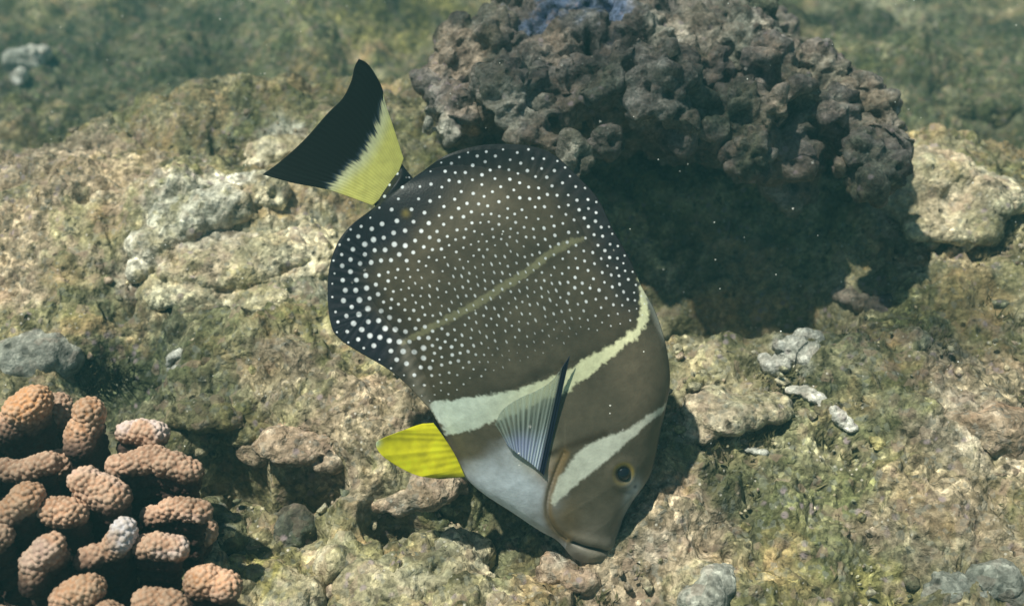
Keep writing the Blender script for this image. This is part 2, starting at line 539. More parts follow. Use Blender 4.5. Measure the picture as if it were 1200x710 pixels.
def rock(name, label, cat, blobs, mat, voxel=0.0022, rough=1.0, size=0.03, pits=0.35, seed=0, spec=None, group=None, lumps=1.0, jag=0.0, carve=()):
    co, nm, f = blob_mesh(blobs, voxel)
    q = co + seed * 3.17
    d = fbm(q, size * 1.2, 4, seed + 1) * 0.22 * size * rough
    d += ridge(q, size * 0.6, 3, seed + 5) * 0.05 * size * rough
    d += jag * (np.abs(fbm(q, size * 1.9, 4, seed + 41, .6)) - .25) * size * .55 - jag * np.maximum(0, ridge(q, size * 1.5, 2, seed + 43) - 1.0) * size * .45
    f1, r1 = worley(q, size * 0.55, seed + 9)
    d += (0.3 - np.minimum(f1, 0.8) ** 2) * 0.20 * size * rough * lumps
    f2, r2 = worley(q, size * 0.48, seed + 13)
    d -= 0.26 * size * rough * (1 - smooth(0.12, 0.36, f2)) * (r2 < pits)
    qq = q + nm * 0 + np.stack([fbm(q, size * .4, 2, seed + 31), fbm(q, size * .4, 2, seed + 33), fbm(q, size * .4, 2, seed + 35)], 1) * size * .12
    f3, r3 = worley(qq, size * 0.25, seed + 17)
    d += np.sqrt(np.maximum(0, 1 - (f3 / .75) ** 2)) * 0.085 * size * rough * r3 * min(1, lumps + .4)
    d -= 0.12 * size * rough * (1 - smooth(0.1, 0.4, f3)) * (r3 < pits * .5)
    d += fbm(q, size * 0.16, 2, seed + 21) * 0.03 * size * rough
    for (cc, cr, ch) in carve:
        dist = np.linalg.norm(co - np.asarray(cc, np.float32), axis=1) / cr + fbm(q, size * .5, 3, seed + 51) * .5
        d -= ch * (1 - smooth(.45, 1.25, dist))
    co = co + nm * d[:, None]
    org = co.mean(0); org[2] = co[:, 2].min()
    attrs = tint_attrs(co, spec or {})
    me = np_mesh(name, co - org, f, mat, True, attrs)
    o = link(name, me, None, org)
    tag(o, label, cat, group)
    return o

def pb(u, v, d, rpx, sx=1, sy=1, sz=1):
    """ellipsoid that shows with radius rpx at (u, v)"""
    r = rpx * d / FPX
    return (P(u, v, d), (r * sx, r * sy, r * sz))

def gb(u, v, rpx, sx=1, sy=1, sz=1, lift=0.0):
    """ellipsoid resting on the seabed below (u, v)"""
    c = gp(u, v); d = depth_of(c)
    r = rpx * d / FPX
    return (c + np.array([0, 0, lift * r]), (r * sx, r * sy, r * sz))

# the overhanging head of old reef rock
LEDGE = [
    (541, 56, .715, 28), (521, 108, .69, 25), (577, 46, .71, 32), (500, 150, .665, 10), (499, 130, .668, 7), (526, 157, .67, 17), (548, 130, .68, 24),
    (602, 118, .66, 42), (622, 155, .65, 26), (675, 186, .615, 21), (668, 205, .612, 13), (707, 168, .63, 16), (560, 90, .70, 30),
    (724, 100, .67, 50), (775, 107, .655, 52), (755, 62, .70, 48), (683, 56, .715, 48), (785, 145, .65, 30), (640, 80, .70, 40),
    (820, 58, .71, 45), (872, 56, .70, 40), (897, 74, .68, 32), (861, 124, .655, 35), (841, 150, .65, 24), (925, 107, .665, 33),
    (905, 134, .65, 30), (882, 178, .635, 25), (872, 195, .635, 18), (953, 86, .695, 30), (968, 124, .665, 26), (985, 122, .665, 20), (1009, 107, .69, 22),
    (1029, 128, .675, 21), (1009, 178, .65, 27), (1041, 152, .665, 20), (1036, 200, .645, 26), (1020, 212, .643, 22), (983, 196, .65, 12), (997, 150, .68, 25),
    (690, 8, .80, 60), (610, 20, .79, 40), (790, 8, .79, 60), (860, 30, .77, 45), (730, 30, .77, 60),
]
blobs = []
for (u, v, d, r) in LEDGE:                      # each knob a few irregular lobes
    blobs.append(pb(u, v, d, r * .98, RNG.uniform(.9, 1.15), 1.1, RNG.uniform(.85, 1.1)))
    for _ in range(3):
        a = RNG.uniform(0, 6.28); q = RNG.uniform(.5, .85) * r
        blobs.append(pb(u + q * math.cos(a), v + q * math.sin(a) * .8, d - RNG.uniform(-.6, .7) * r * d / FPX, r * RNG.uniform(.3, .5),
                        RNG.uniform(.7, 1.5), 1, RNG.uniform(.6, 1.1)))
for i, A in enumerate(LEDGE):                   # webs of rock between neighbouring knobs
    for B in LEDGE[:i]:
        gap = math.hypot(A[0] - B[0], A[1] - B[1])
        if gap < 1.35 * (A[3] + B[3]) and min(A[3], B[3]) > 19 and RNG.random() < .75:
            m_ = [(x + y) / 2 for x, y in zip(A, B)]
            blobs.append(pb(m_[0], m_[1], m_[2] + .006, min(A[3], B[3]) * .82, RNG.uniform(.9, 1.4), 1.1, RNG.uniform(.8, 1.1)))
CARVE = [(P(752, 42, .67), .022, .020), (P(700, 52, .68), .018, .016), (P(655, 95, .65), .018, .018), (P(832, 108, .65), .016, .020), (P(945, 148, .64), .022, .020),
         (P(560, 84, .68), .012, .012), (P(580, 150, .66), .014, .014), (P(760, 165, .64), .018, .015), (P(618, 40, .71), .012, .010), (P(905, 95, .66), .010, .010),
         (P(645, 122, .64), .007, .010), (P(730, 85, .65), .007, .008), (P(995, 165, .655), .012, .012), (P(870, 78, .68), .010, .010)]
blobs += [pb(620, 75, .78, 70, 1, 1.4, .8), pb(720, 75, .78, 90, 1, 1.4, .7), pb(830, 80, .78, 90, 1, 1.4, .7), pb(930, 110, .77, 70, 1, 1.4, .6),
          pb(1000, 150, .75, 45, 1, 1.4, .7), pb(560, 110, .76, 50, 1, 1.4, 1),
          pb(650, 170, .91, 75, 1, .9, 2.0), pb(760, 190, .93, 90, 1, .9, 2.0), pb(870, 190, .93, 90, 1, .9, 2.0), pb(970, 190, .91, 60, 1, .9, 1.8),
          pb(560, 180, .80, 50, 1, 1, 1.6),
          pb(880, 150, .75, 50, 1, 1.2, .8), pb(800, 130, .75, 60, 1, 1.2, .8), pb(950, 150, .74, 40, 1, 1.2, .8), pb(700, 130, .75, 60, 1, 1.2, .8)]
for (u, v) in ((885, 283), (900, 290), (958, 328), (870, 280)):  # extra lobes added towards the sun to block stray light in the hollow
    g = gp(u, v)
    blobs += [(g + np.array(to_sun) * k, .016) for k in (.085, .105, .125)]
rock("reef_outcrop", "large dark knobbly overhanging outcrop of old coral rock at the top, behind the fish", "rock", blobs, M_LEDGE,
     voxel=0.0017, size=0.030, rough=1.05, pits=0.6, seed=3, lumps=.25, jag=.9, carve=CARVE,
     spec={"crust": [(P(780, 40, .69), .02, .4), (P(870, 45, .69), .02, .4), (P(610, 90, .67), .018, .4), (P(960, 75, .68), .015, .35), (P(602, 125, .65), .022, .35), (P(675, 186, .60), .012, .35), (P(500, 145, .66), .012, .7), (P(526, 157, .66), .01, .5), (P(990, 120, .65), .014, .3)],  # crust on the upper edges also puts their sunlit look into the colour
           "turf": [(P(700, 95, .63), .03, .35), (P(950, 95, .67), .03, .4), (P(861, 124, .64), .03, .5), (P(1020, 205, .63), .03, .5), (P(882, 178, .62), .02, .5), (P(900, 20, .75), .05, .5)],
           "yellow": [], "blue": [(P(690, 5, .745), .045, .8), (P(655, 15, .74), .03, .7), (P(602, 30, .72), .015, .5)], "pink": [(P(650, 70, .68), .025, .45), (P(770, 75, .66), .03, .4), (P(905, 120, .64), .02, .4), (P(1000, 110, .67), .02, .4), (P(530, 60, .70), .025, .7), (P(560, 120, .67), .02, .5), (P(983, 196, .64), .01, .7), (P(940, 60, .68), .03, .3), (P(820, 30, .7), .03, .3)]})

# boulders and stones of the near slope
rock("boulder", "pale cream crusted boulder with a bright rounded rim, left of the fish's tail", "boulder",
     [gb(300, 236, 34, 1.2, .9, .5, .3), gb(255, 250, 36, 1.1, .9, .55, .3), gb(215, 268, 34, 1, .9, .55, .3), gb(185, 296, 28, .9, .9, .55, .3), gb(167, 322, 18, .8, 1, .6, .3),
      gb(260, 295, 70, 1.2, .9, .30, -.10), gb(330, 275, 60, 1.3, 1, .28, -.10), gb(220, 330, 50, 1.1, 1, .28, -.12), gb(360, 300, 40, 1.2, 1, .25, -.10), gb(300, 330, 60, 1.3, 1, .25, -.16)],
     M_PALE, size=0.03, seed=11, rough=.9, spec={"crust": [(gp(215, 240), .035, .9), (gp(175, 285), .03, .9), (gp(270, 225), .03, .9), (gp(155, 320), .02, .9), (gp(320, 215), .025, .8), (gp(240, 255), .04, .85)], "yellow": [(gp(275, 255), .018, .7), (gp(225, 265), .02, .5)], "pink": [(gp(205, 300), .015, .6), (gp(270, 310), .03, .5)], "turf": [(gp(250, 330), .025, .5)]})
rock("boulder", "greyish white rock slab just behind the black tail tip", "rock",
     [gb(322, 178, 26, 1.3, .8, .6), gb(300, 195, 16, 1.2, .8, .5), gb(345, 168, 18, 1.2, .8, .5)], M_PALE, size=0.02, seed=13, rough=.7)
rock("boulder", "broad pitted greenish boulder at the bottom edge, left of the fish's mouth", "boulder",
     [gb(500, 668, 52, 1.1, .9, .6), gb(545, 655, 30, 1, .9, .7), gb(450, 695, 48, 1.1, .9, .55), gb(540, 690, 36, 1, .9, .6), gb(520, 632, 24, 1.1, .8, .5), gb(420, 660, 36, 1.1, .9, .45)],
     M_PALE, size=0.03, seed=17, rough=1.0, pits=.5, spec={"turf": [(gp(480, 680), .04, .45), (gp(430, 660), .03, .5)], "yellow": [(gp(440, 645), .015, .4)], "crust": [(gp(520, 655), .018, .4)]})
rock("boulder", "flat orange-beige rock under the yellow pelvic fin", "rock",
     [gb(492, 572, 36, 1.2, .8, .5), gb(525, 568, 24, 1.1, .8, .6), gb(460, 585, 24, 1.2, .8, .5)], M_WARM, size=0.024, seed=19, rough=.8)
rock("stone", "small white and orange crusted stone touching the fish's mouth", "stone",
     [gb(655, 672, 22, 1, .9, .7, .2), gb(640, 662, 12, 1, .9, .8, .3), gb(680, 682, 16, 1.2, .9, .6)], M_WARM, voxel=.0016, size=0.016, seed=23, rough=.9, spec={"crust": [(gp(660, 664), .012, .7)]})
rock("stone", "smooth pale grey block of stone at the bottom edge, right of the fish's mouth", "stone",
     [gb(835, 700, 25, 1, .9, .9, .9), gb(824, 716, 25, 1.1, .9, .8, .9), gb(848, 690, 16, .9, .9, .7, 1.5)], M_GREY, voxel=.0016, size=0.02, seed=29, rough=.6, pits=.1)
rock("stone", "grey rounded pebble in the bottom right corner, leftmost of its cluster", "stone",
     [gb(1108, 698, 27, 1.1, .9, .7, .3), gb(1094, 704, 16, 1.2, .9, .6, .2)], M_GREY, voxel=.0016, size=0.02, seed=31, rough=.75, pits=.1, group="pale pebbles in the bottom right corner")
rock("stone", "small bluish white pebble at the bottom edge between two grey pebbles", "stone",
     [gb(1142, 706, 14, 1.1, .9, .7, 1.2)], M_WHITE, voxel=.0014, size=0.016, seed=33, rough=.3, pits=.05, group="pale pebbles in the bottom right corner")
rock("stone", "grey rounded pebble in the bottom right corner, rightmost of its cluster", "stone",
     [gb(1162, 690, 26, 1.1, .9, .7, .5), gb(1180, 704, 17, 1, .9, .7, .4)], M_GREY, voxel=.0016, size=0.02, seed=35, rough=.75, pits=.1, group="pale pebbles in the bottom right corner")
rock("stone", "smooth grey-green cobble at the left edge above the branching coral", "stone",
     [gb(40, 425, 38, 1.25, .9, .75, .2), gb(75, 432, 22, 1, .9, .7, .2), gb(10, 432, 26, 1, .9, .7, .2)], M_GREY, size=0.03, seed=37, rough=.6, pits=.12)
rock("boulder", "pinkish beige boulder at the right edge, beside the dark hollow under the outcrop", "boulder",
     [gb(1090, 215, 48, 1.2, 1, .7), gb(1050, 235, 34, 1.1, 1, .6), gb(1140, 230, 44, 1.2, 1, .55), gb(1110, 260, 44, 1.3, 1, .45)], M_PALE, size=0.034, seed=41, rough=.9,
     spec={"pink": [(gp(1070, 205), .04, .5), (gp(1110, 240), .04, .4)], "turf": [(gp(1150, 260), .03, .5)]})
rock("boulder", "yellow and white crusted rock at the bottom edge beside the branching coral", "rock",
     [gb(318, 690, 30, 1.1, .9, .7, .5), gb(345, 708, 28, 1, .9, .6, .4), gb(290, 672, 22, 1, .9, .5, .4)], M_PALE, size=0.024, seed=43, rough=.9, spec={"yellow": [(gp(310, 690), .025, .9)]})
rock("boulder", "low dark brown rock in the hollow right of the branching coral", "rock",
     [gb(340, 622, 30, 1, .9, .6), gb(325, 640, 20, 1, .9, .5)], M_LEDGE, size=0.022, seed=47, rough=1.0, spec={"turf": [(gp(340, 625), .03, .5)]})
rock("boulder", "pinkish crusted lip of rock overhanging a dark crevice, centre left", "rock",
     [gb(345, 540, 34, 1.3, .8, .45, .75), gb(388, 548, 22, 1.1, .8, .5, .6), gb(310, 535, 24, 1.1, .8, .5, .5), gb(350, 520, 30, 1.4, .8, .4, .2)], M_WARM, size=0.022, seed=51, rough=.9, pits=.45, spec={"pink": [(gp(350, 530), .03, .5)], "turf": [(gp(310, 530), .02, .4)]})
rock("boulder", "grey-green knobbly lip of rock over the dark gap right of the branching coral", "rock",
     [gb(250, 505, 32, 1.3, .8, .45, .8), gb(285, 515, 22, 1.1, .8, .5, .6), gb(225, 495, 22, 1.1, .8, .5, .5)], M_REEF, size=0.022, seed=52, rough=1.0, pits=.45, spec={"turf": [(gp(250, 500), .03, .4)]})
rock("boulder", "flat rock sloping from the branching coral towards the bottom edge", "rock",
     [gb(265, 625, 30, .8, 1, .4), gb(290, 655, 32, .8, 1, .4), gb(250, 600, 20, .8, 1, .4)], M_REEF, size=0.025, seed=49, rough=.8, spec={"turf": [(gp(270, 630), .04, .6)]})
rock("boulder", "rounded pink-grey boulder at the right edge, halfway down", "boulder",
     [gb(1165, 505, 44, 1.2, .9, .55), gb(1200, 520, 40, 1.2, .9, .5), gb(1130, 500, 22, 1.2, .9, .4)], M_WARM, size=0.03, seed=53, rough=.7, spec={"turf": [(gp(1160, 540), .03, .3)]})
rock("boulder", "low pink and grey flat rock right of the fish's back", "rock",
     [gb(850, 482, 40, 1.3, .9, .35), gb(890, 478, 30, 1.3, .9, .35), gb(820, 505, 22, 1, .9, .35)], M_PALE, size=0.026, seed=59, rough=.7, spec={"pink": [(gp(835, 490), .03, .6)], "turf": [(gp(890, 480), .03, .4)]})
rock("boulder", "dull purple-brown lump at the edge of the dark hollow under the outcrop", "rock",
     [gb(1010, 346, 28, 1.2, .9, .35, -.05), gb(1036, 360, 20, 1.1, .9, .35)], M_LEDGE, size=0.026, seed=61, rough=.9, spec={"pink": [(gp(1010, 345), .03, .5)]})
rock("coral_fragment", "white porous dead coral patch below the dark hollow", "coral",
     [gb(930, 412, 19, 1.2, .8, .55, .2), gb(950, 420, 14, 1, .8, .55, .2), gb(908, 428, 14, 1.2, .8, .5, .25), gb(940, 400, 12, 1.2, .8, .5, .2)], M_WHITE, voxel=.0012, size=0.013, seed=67, rough=1.6, pits=.75)
rock("coral_fragment", "thin curved white stick of dead coral lying below the porous white patch", "coral",
     [gb(925 + k * 8, 461 + (0, 1, 2, 6, 12, 18, 25, 33, 40, 46)[k], (5, 6, 6, 6, 7, 7, 7, 7, 7, 6)[k], 1.4, 1.1, .9, 1.1) for k in range(10)], M_WHITE, voxel=.0011, size=0.010, seed=71, rough=.6, pits=.2)
rock("coral_fragment", "small white shell-like chip right of the fish's head", "coral",
     [gb(882, 530, 8, 1.4, .8, .6, .4), gb(892, 532, 6, 1.4, .8, .6, .4)], M_WHITE, voxel=.0011, size=0.01, seed=73, rough=.6, pits=.2)
rock("coral_fragment", "bluish white crusted lump far off in the upper left corner", "coral",
     [gb(30, 78, 16, 1.2, .9, .9, .3), gb(42, 68, 12, 1, .9, .8, .3), gb(22, 92, 10, 1, .9, .8)], M_WHITE, voxel=.003, size=0.03, seed=79, rough=1.2, pits=.5)
rock("coral_fragment", "pale blue-white crusted knob in the dark turf above the branching coral", "coral",
     [gb(206, 420, 9, 1, .9, .8, .2), gb(210, 438, 8, 1, .9, .8, .2), gb(198, 430, 6)], M_WHITE, voxel=.0014, size=0.012, seed=83, rough=1.3, pits=.5)
# far rocks behind the crest
for (bl, lab, sd, mt) in [
    ([gb(1020, 20, 40, 1.3, 1, .7), gb(1060, 35, 28, 1.2, 1, .7)], "pale grey-green rock in the hazy background, top right", 89, M_PALE),
    ([gb(960, 60, 34, 1.2, 1, .6), gb(1000, 75, 24, 1.2, 1, .6)], "low mossy rock in the haze just behind the outcrop's right end", 97, M_REEF),
    ([gb(1150, 120, 44, 1.3, 1, .6), gb(1110, 130, 26)], "dim green boulder in the haze at the upper right edge", 101, M_REEF),
    ([gb(180, 60, 40, 1.3, 1, .6), gb(220, 70, 30)], "dim olive boulder in the background, upper left", 103, M_REEF),
    ([gb(290, 20, 40, 1.3, 1, .6), gb(330, 30, 30)], "olive turfed boulder in the background, above the tail", 107, M_REEF)]:
    rock("boulder", lab, "boulder", bl, mt, voxel=.004, size=0.06, seed=sd, rough=.9, spec={"turf": [(bl[0][0], .3, .6)]}, group="far boulders fading into the water")

# ------------------------------------------------------------------ loose rubble (too many to count)
def build_rubble(n=2600):
    bm = bmesh.new(); bmesh.ops.create_icosphere(bm, subdivisions=1, radius=1)
    bv = np.array([v.co[:] for v in bm.verts], np.float32)
    bf = np.array([[v.index for v in f.verts] for f in bm.faces], np.int32); bm.free()
    V, F = [], []
    u = RNG.uniform(-60, 1260, n); v = 120 + 640 * RNG.random(n) ** 0.8
    k = 0
    clump = fbm(np.stack([u, v, v * 0], 1), 130, 3, 5)
    for i in range(n):
        if clump[i] + RNG.normal() * .25 < -.05: continue
        c = gp(u[i], v[i])
        r = 0.0011 + 0.0032 * RNG.random() ** 3.5
        q = bv * (1 + RNG.normal(0, .22, (len(bv), 1))) * (r * RNG.uniform(.6, 1.4, 3))
        a = RNG.uniform(0, 6.28); ca, sa = math.cos(a), math.sin(a)
        q = q @ np.array([[ca, sa, 0], [-sa, ca, 0], [0, 0, 1]], np.float32)
        V.append(q + c + np.array([0, 0, RNG.uniform(-.002, .006)])); F.append(bf + k); k += len(bv)
    me = np_mesh("coral_rubble", np.vstack(V), np.vstack(F), M_PALE, True, {"crust": np.zeros(k), "turf": np.repeat(RNG.random(len(V)) ** 2 * .8, len(bv)), "yellow": np.repeat((RNG.random(len(V)) > .9) * .6, len(bv)), "pink": np.repeat((RNG.random(len(V)) > .7) * .7, len(bv))})
    tag(link("coral_rubble", me), "loose chips of coral rubble strewn over the reef slope", "rubble", kind="stuff")
build_rubble()

def build_turf(n=5200):
    m = NT("turf_algae")
    co = m.coord()
    m.l(m.ramp(m.noise(co, 40, 3).outputs[0], [(0.3, (0.05, 0.055, 0.022)), (0.5, (0.12, 0.115, 0.05)), (0.7, (0.22, 0.18, 0.10))]), m.b.inputs["Base Color"])
    m.b.inputs["Roughness"].default_value = .9
    u = RNG.uniform(-60, 1260, n); v = RNG.uniform(150, 720, n)
    cl = fbm(np.stack([u, v, v * 0], 1), 95, 3, 77) + fbm(np.stack([u, v, v * 0], 1), 30, 2, 79) * .5
    V, F = [], []; k = 0
    for i in range(n):
        if cl[i] < .05 + .45 * smooth(520, 330, u[i]) * smooth(430, 360, v[i]): continue
        c = gp(u[i], v[i])
        for j in range(RNG.integers(5, 9)):
            b = c + np.array([RNG.normal(0, .0016), RNG.normal(0, .0016), -.001])
            d = np.array([RNG.normal(0, .55), RNG.normal(0, .55), 1.0]); d /= np.linalg.norm(d)
            L = RNG.uniform(.003, .0075); w = RNG.uniform(.00025, .0006)
            s = np.cross(d, RNG.normal(0, 1, 3)); s /= np.linalg.norm(s)
            t = b + d * L + np.array([.25, .1, -.1]) * L
            V += [b - s * w, b + s * w, (b + t) / 2 + s * w * .9, t, (b + t) / 2 - s * w * .9]
            F += [[k, k + 1, k + 2, k + 4], [k + 4, k + 2, k + 3, k + 3]]
            k += 5
    q = np.array(F); tri = np.vstack([q[0::2][:, [0, 1, 2]], q[0::2][:, [0, 2, 3]], q[1::2][:, [0, 1, 2]]])
    tag(link("turf_algae", np_mesh("turf_algae", np.array(V), tri, m.mat)), "short olive turf algae growing on the reef slope", "algae", kind="stuff")
build_turf()

# ------------------------------------------------------------------ cauliflower coral
def coral_material():
    m = NT("coral_polyps")
    co = m.coord()
    n1 = m.noise(co, 60, 4)
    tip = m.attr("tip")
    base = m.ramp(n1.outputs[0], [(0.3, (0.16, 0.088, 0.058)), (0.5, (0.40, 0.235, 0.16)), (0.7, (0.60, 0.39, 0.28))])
    c2 = m.mix(tip, (0.060, 0.036, 0.030), base)  # browner bases, and the shade on column sides put into the colour
    c3 = m.mix(m.attr("bleach"), c2, (0.62, 0.58, 0.62))
    c4 = m.mix(m.attr("orange"), c3, (0.62, 0.29, 0.11))
    wart = m.attr("wart")
    c5 = m.mix(m.math('MULTIPLY', wart, 0.45), c4, (0.62, 0.46, 0.35))
    m.l(c5, m.b.inputs["Base Color"])
    m.b.inputs["Roughness"].default_value = 0.8
    m.b.inputs["Specular IOR Level"].default_value = 0.2
    f = m.noise(co, 900, 2)
    m.l(m.bump(f.outputs[0], 0.35, 0.001), m.b.inputs["Normal"])
    return m.mat
M_CORAL = coral_material()

def build_coral():
    basec = gp(95, 640) + np.array([-0.005, 0.015, -0.045])
    root = bpy.data.objects.new("cauliflower_coral", None)
    COL.objects.link(root); root.location = basec
    tag(root, "brown branching cauliflower coral with warty finger tips in the bottom left corner", "coral")
    # tip spine: list of pixels, depth, radius px, bleach, orange
    B = [
        ([(40, 470), (12, 502)], .525, 26, 0, .55), ([(106, 484), (94, 520)], .520, 22, 0, .25), ([(148, 508), (184, 508)], .525, 18, .25, 0),
        ([(142, 548), (180, 538), (224, 553)], .515, 19, 0, 0), ([(-6, 550), (28, 552), (56, 542)], .500, 16, 0, 0), ([(98, 565), (134, 585)], .495, 25, .12, .05),
        ([(32, 584), (8, 606)], .485, 22, 0, .2), ([(64, 600), (88, 602)], .488, 21, 0, .1), ([(178, 606), (204, 594), (232, 600)], .505, 17, .1, .05),
        ([(64, 638), (44, 656), (38, 682)], .470, 18, .1, .05), ([(104, 656), (132, 644), (146, 622)], .482, 19, .45, 0), ([(168, 640), (206, 644)], .485, 18, .3, 0),
        ([(76, 704), (104, 688)], .462, 24, 0, .2), ([(236, 682), (264, 684)], .485, 23, .05, .3), ([(172, 706), (204, 712)], .468, 22, 0, .1),
        ([(-14, 640), (0, 628)], .478, 18, 0, 0), ([(126, 722), (140, 730)], .460, 22, 0, .1), ([(20, 735), (0, 730)], .455, 26, 0, .1), ([(-40, 590), (-60, 560)], .490, 26, 0, .1),
        ([(-50, 680), (-40, 650)], .468, 26, 0, .1), ([(240, 740), (262, 746)], .470, 24, 0, .1), ([(-50, 500), (-30, 485)], .52, 26, 0, .1), ([(62, 492), (70, 478)], .545, 22, 0, 0),
        ([(232, 632), (240, 622)], .53, 18, 0, 0), ([(150, 590), (160, 572)], .53, 18, 0, 0), ([(60, 560), (70, 545)], .535, 20, 0, 0),
    ]
    vmade = []
    for bi, (sp, d, rpx, bl, og) in enumerate(B):
        r = rpx * .80 * d / FPX
        sp3 = np.array([P(u, v, d) for (u, v) in sp])
        ln = np.linalg.norm(sp3[-1] - sp3[0])
        blobs = []
        m = max(3, int(ln / (r * 0.4)) + 2)
        tt = np.linspace(0, 1, m)
        path = np.stack([np.interp(tt, np.linspace(0, 1, len(sp3)), sp3[:, k]) for k in range(3)], 1)
        for q in path:
            rv = r * RNG.uniform(.86, 1.08)
            blobs.append((q + RNG.normal(0, r * .07, 3), (rv, rv, rv)))
        cen = path.mean(0)
        axis = np.array([0, .05, 1.0]) + (cen - basec) * 2.2; axis /= np.linalg.norm(axis)
        for t in (0.16, 0.32, 0.48, 0.66, 0.84, 1.0):        # the column under the tip
            for q in path[::2] if len(path) > 3 else path:
                c = (q * (1 - .35 * t) + cen * .35 * t) - axis * t * .055
                rr = r * (0.90 - 0.25 * t)
                blobs.append((c, (rr, rr, rr)))
        co, nm, f = blob_mesh(blobs, 0.0006)
        # lumpy outline plus warts
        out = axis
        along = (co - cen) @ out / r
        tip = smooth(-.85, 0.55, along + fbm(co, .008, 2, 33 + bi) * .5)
        cells, wpts = {}, []
        for k in RNG.permutation(len(co)):                  # warts spread evenly over the skin
            q = co[k]; key = tuple((q / .0026).astype(int).tolist())
            near = [w for dx in (-1, 0, 1) for dy in (-1, 0, 1) for dz in (-1, 0, 1) for w in cells.get((key[0] + dx, key[1] + dy, key[2] + dz), ())]
            if all((q[0] - w[0]) ** 2 + (q[1] - w[1]) ** 2 + (q[2] - w[2]) ** 2 > .0021 ** 2 for w in near):
                cells.setdefault(key, []).append(q.tolist()); wpts.append(q.tolist())
            if len(wpts) > 1500: break
        kd = KDTree(len(wpts))
        for k, w in enumerate(wpts): kd.insert(w, k)
        kd.balance()
        nd = [kd.find(q) for q in co.tolist()]
        dw = np.array([x[2] for x in nd], np.float32); wi = np.array([x[1] for x in nd])
        wsz = RNG.uniform(.75, 1.15, len(wpts))[wi]
        wart = np.sqrt(np.maximum(0, 1 - (dw / (.00138 * wsz)) ** 2)) * wsz
        dsp = fbm(co, 0.016, 2, bi) * 0.16 * r + wart * 0.0012 * (0.5 + 0.5 * tip)
        co = co + nm * dsp[:, None]
        blw = np.clip(bl * 2.2 * smooth(-.05, .35, fbm(co, 0.02, 2, 50 + bi)) * smooth(-.2, .8, along), 0, 1)
        ogw = np.clip(og * smooth(-.2, .9, along + fbm(co, .015, 2, 70 + bi) * .5) * 1.2, 0, 1)
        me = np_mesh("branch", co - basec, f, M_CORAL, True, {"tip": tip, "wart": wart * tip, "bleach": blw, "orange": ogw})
        o = link("branch", me, root)
        if og > .5: o["label"] = "orange-tipped branch"
        if bl > .4: o["label"] = "branch with a bleached bluish white patch"
    # the colony's foot; its dark colour fills in the shaded gaps
    co, nm, f = blob_mesh([(basec + np.array([0, 0, -.005]), (.080, .07, .068)), (basec + np.array([-.03, -.03, -.005]), (.07, .06, .060))], .0035)
    co = co + nm * (fbm(co, .03, 3, 4) * .008)[:, None]
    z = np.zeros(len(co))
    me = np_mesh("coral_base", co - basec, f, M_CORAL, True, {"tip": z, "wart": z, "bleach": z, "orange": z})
    link("coral_base", me, root)
build_coral()

# ------------------------------------------------------------------ tuft of dark feathery algae
def build_tuft():
    c = gp(128, 440)
    m = NT("dark_algae")
    m.b.inputs["Base Color"].default_value = (0.05, 0.055, 0.03, 1)
    m.b.inputs["Roughness"].default_value = .8
    V, F = [], []; k = 0
    for i in range(150):
        b = c + np.array([RNG.normal(0, .012), RNG.normal(0, .007), -.006])
        L = RNG.uniform(.012, .028)
        lean = np.array([RNG.normal(.25, .25), RNG.normal(-.35, .25), 1.0]); lean /= np.linalg.norm(lean)
        w = RNG.uniform(.0004, .0008)
        for j in range(5):
            t = j / 4
            q = b + lean * L * t + np.array([.3, -.3, -.2]) * L * t * t * .5
            ww = w * (1 - .75 * t)
            for a in range(3):
                V.append(q + ww * np.array([math.cos(a * 2.09), math.sin(a * 2.09), 0]))
            if j:
                for a in range(3):
                    e = (a + 1) % 3
                    F.append([k + (j - 1) * 3 + a, k + (j - 1) * 3 + e, k + j * 3 + e, k + j * 3 + a])
        k += 15
    o = link("algae_tuft", np_mesh("algae_tuft", np.array(V) - c, F, m.mat), None, c)
    tag(o, "dark green tuft of feathery algae in a hollow right of the grey cobble", "seaweed")
build_tuft()

# ------------------------------------------------------------------ the fish
MOUTH = P(690, 660, .55)
_lean = math.radians(3.0)
N_F = -(FWD * math.cos(_lean) + UPV * math.sin(_lean)); N_F /= np.linalg.norm(N_F)
_yaw = math.radians(5.0)
N_F = N_F * math.cos(_yaw) + RGT * math.sin(_yaw); N_F /= np.linalg.norm(N_F)
def FP(uv):
    """pixels -> points on the fish's mid plane"""
    uv = np.atleast_2d(np.asarray(uv, float))
    r = FWD[None] + RGT[None] * ((uv[:, :1] - 600) / FPX) + UPV[None] * ((355 - uv[:, 1:]) / FPX)
    t = ((MOUTH - CAM) @ N_F) / (r @ N_F)
    return CAM + r * t[:, None]
FISH_O = FP([(610, 400)])[0]

DORS = [(470,191),(480,204),(488,212),(496,205),(505,194),(523,182),(550,173),(580,169),(620,171),(648,181),(673,203),(700,232),(718,268),(738,304),(752,336),
        (767,363),(778,395),(784,425),(785,451),(780,479),(774,505),(769,532),(762,556),(746,578),(733,600),(727,617),(721,636),(712,652),(700,661)]
VENT = [(438,239),(441,246),(432,250),(415,261),(397,282),(386,313),(384,349),(388,381),(398,397),(420,412),(451,430),(474,448),(496,471),(505,482),(521,511),(541,553),
        (565,577),(600,600),(633,622),(650,631),(660,640),(668,650),(678,657),(692,662)]
KEYS = [((470,191),(438,239),0.0), ((488,212),(432,250),.035), ((505,194),(415,261),.075), ((550,173),(386,313),.18), ((620,171),(398,397),.32), ((673,203),(451,430),.43),
        ((738,304),(505,482),.56), ((778,395),(541,553),.69), ((780,479),(600,600),.80), ((762,556),(650,631),.90), ((733,600),(668,650),.95), ((700,661),(692,662),1.0)]
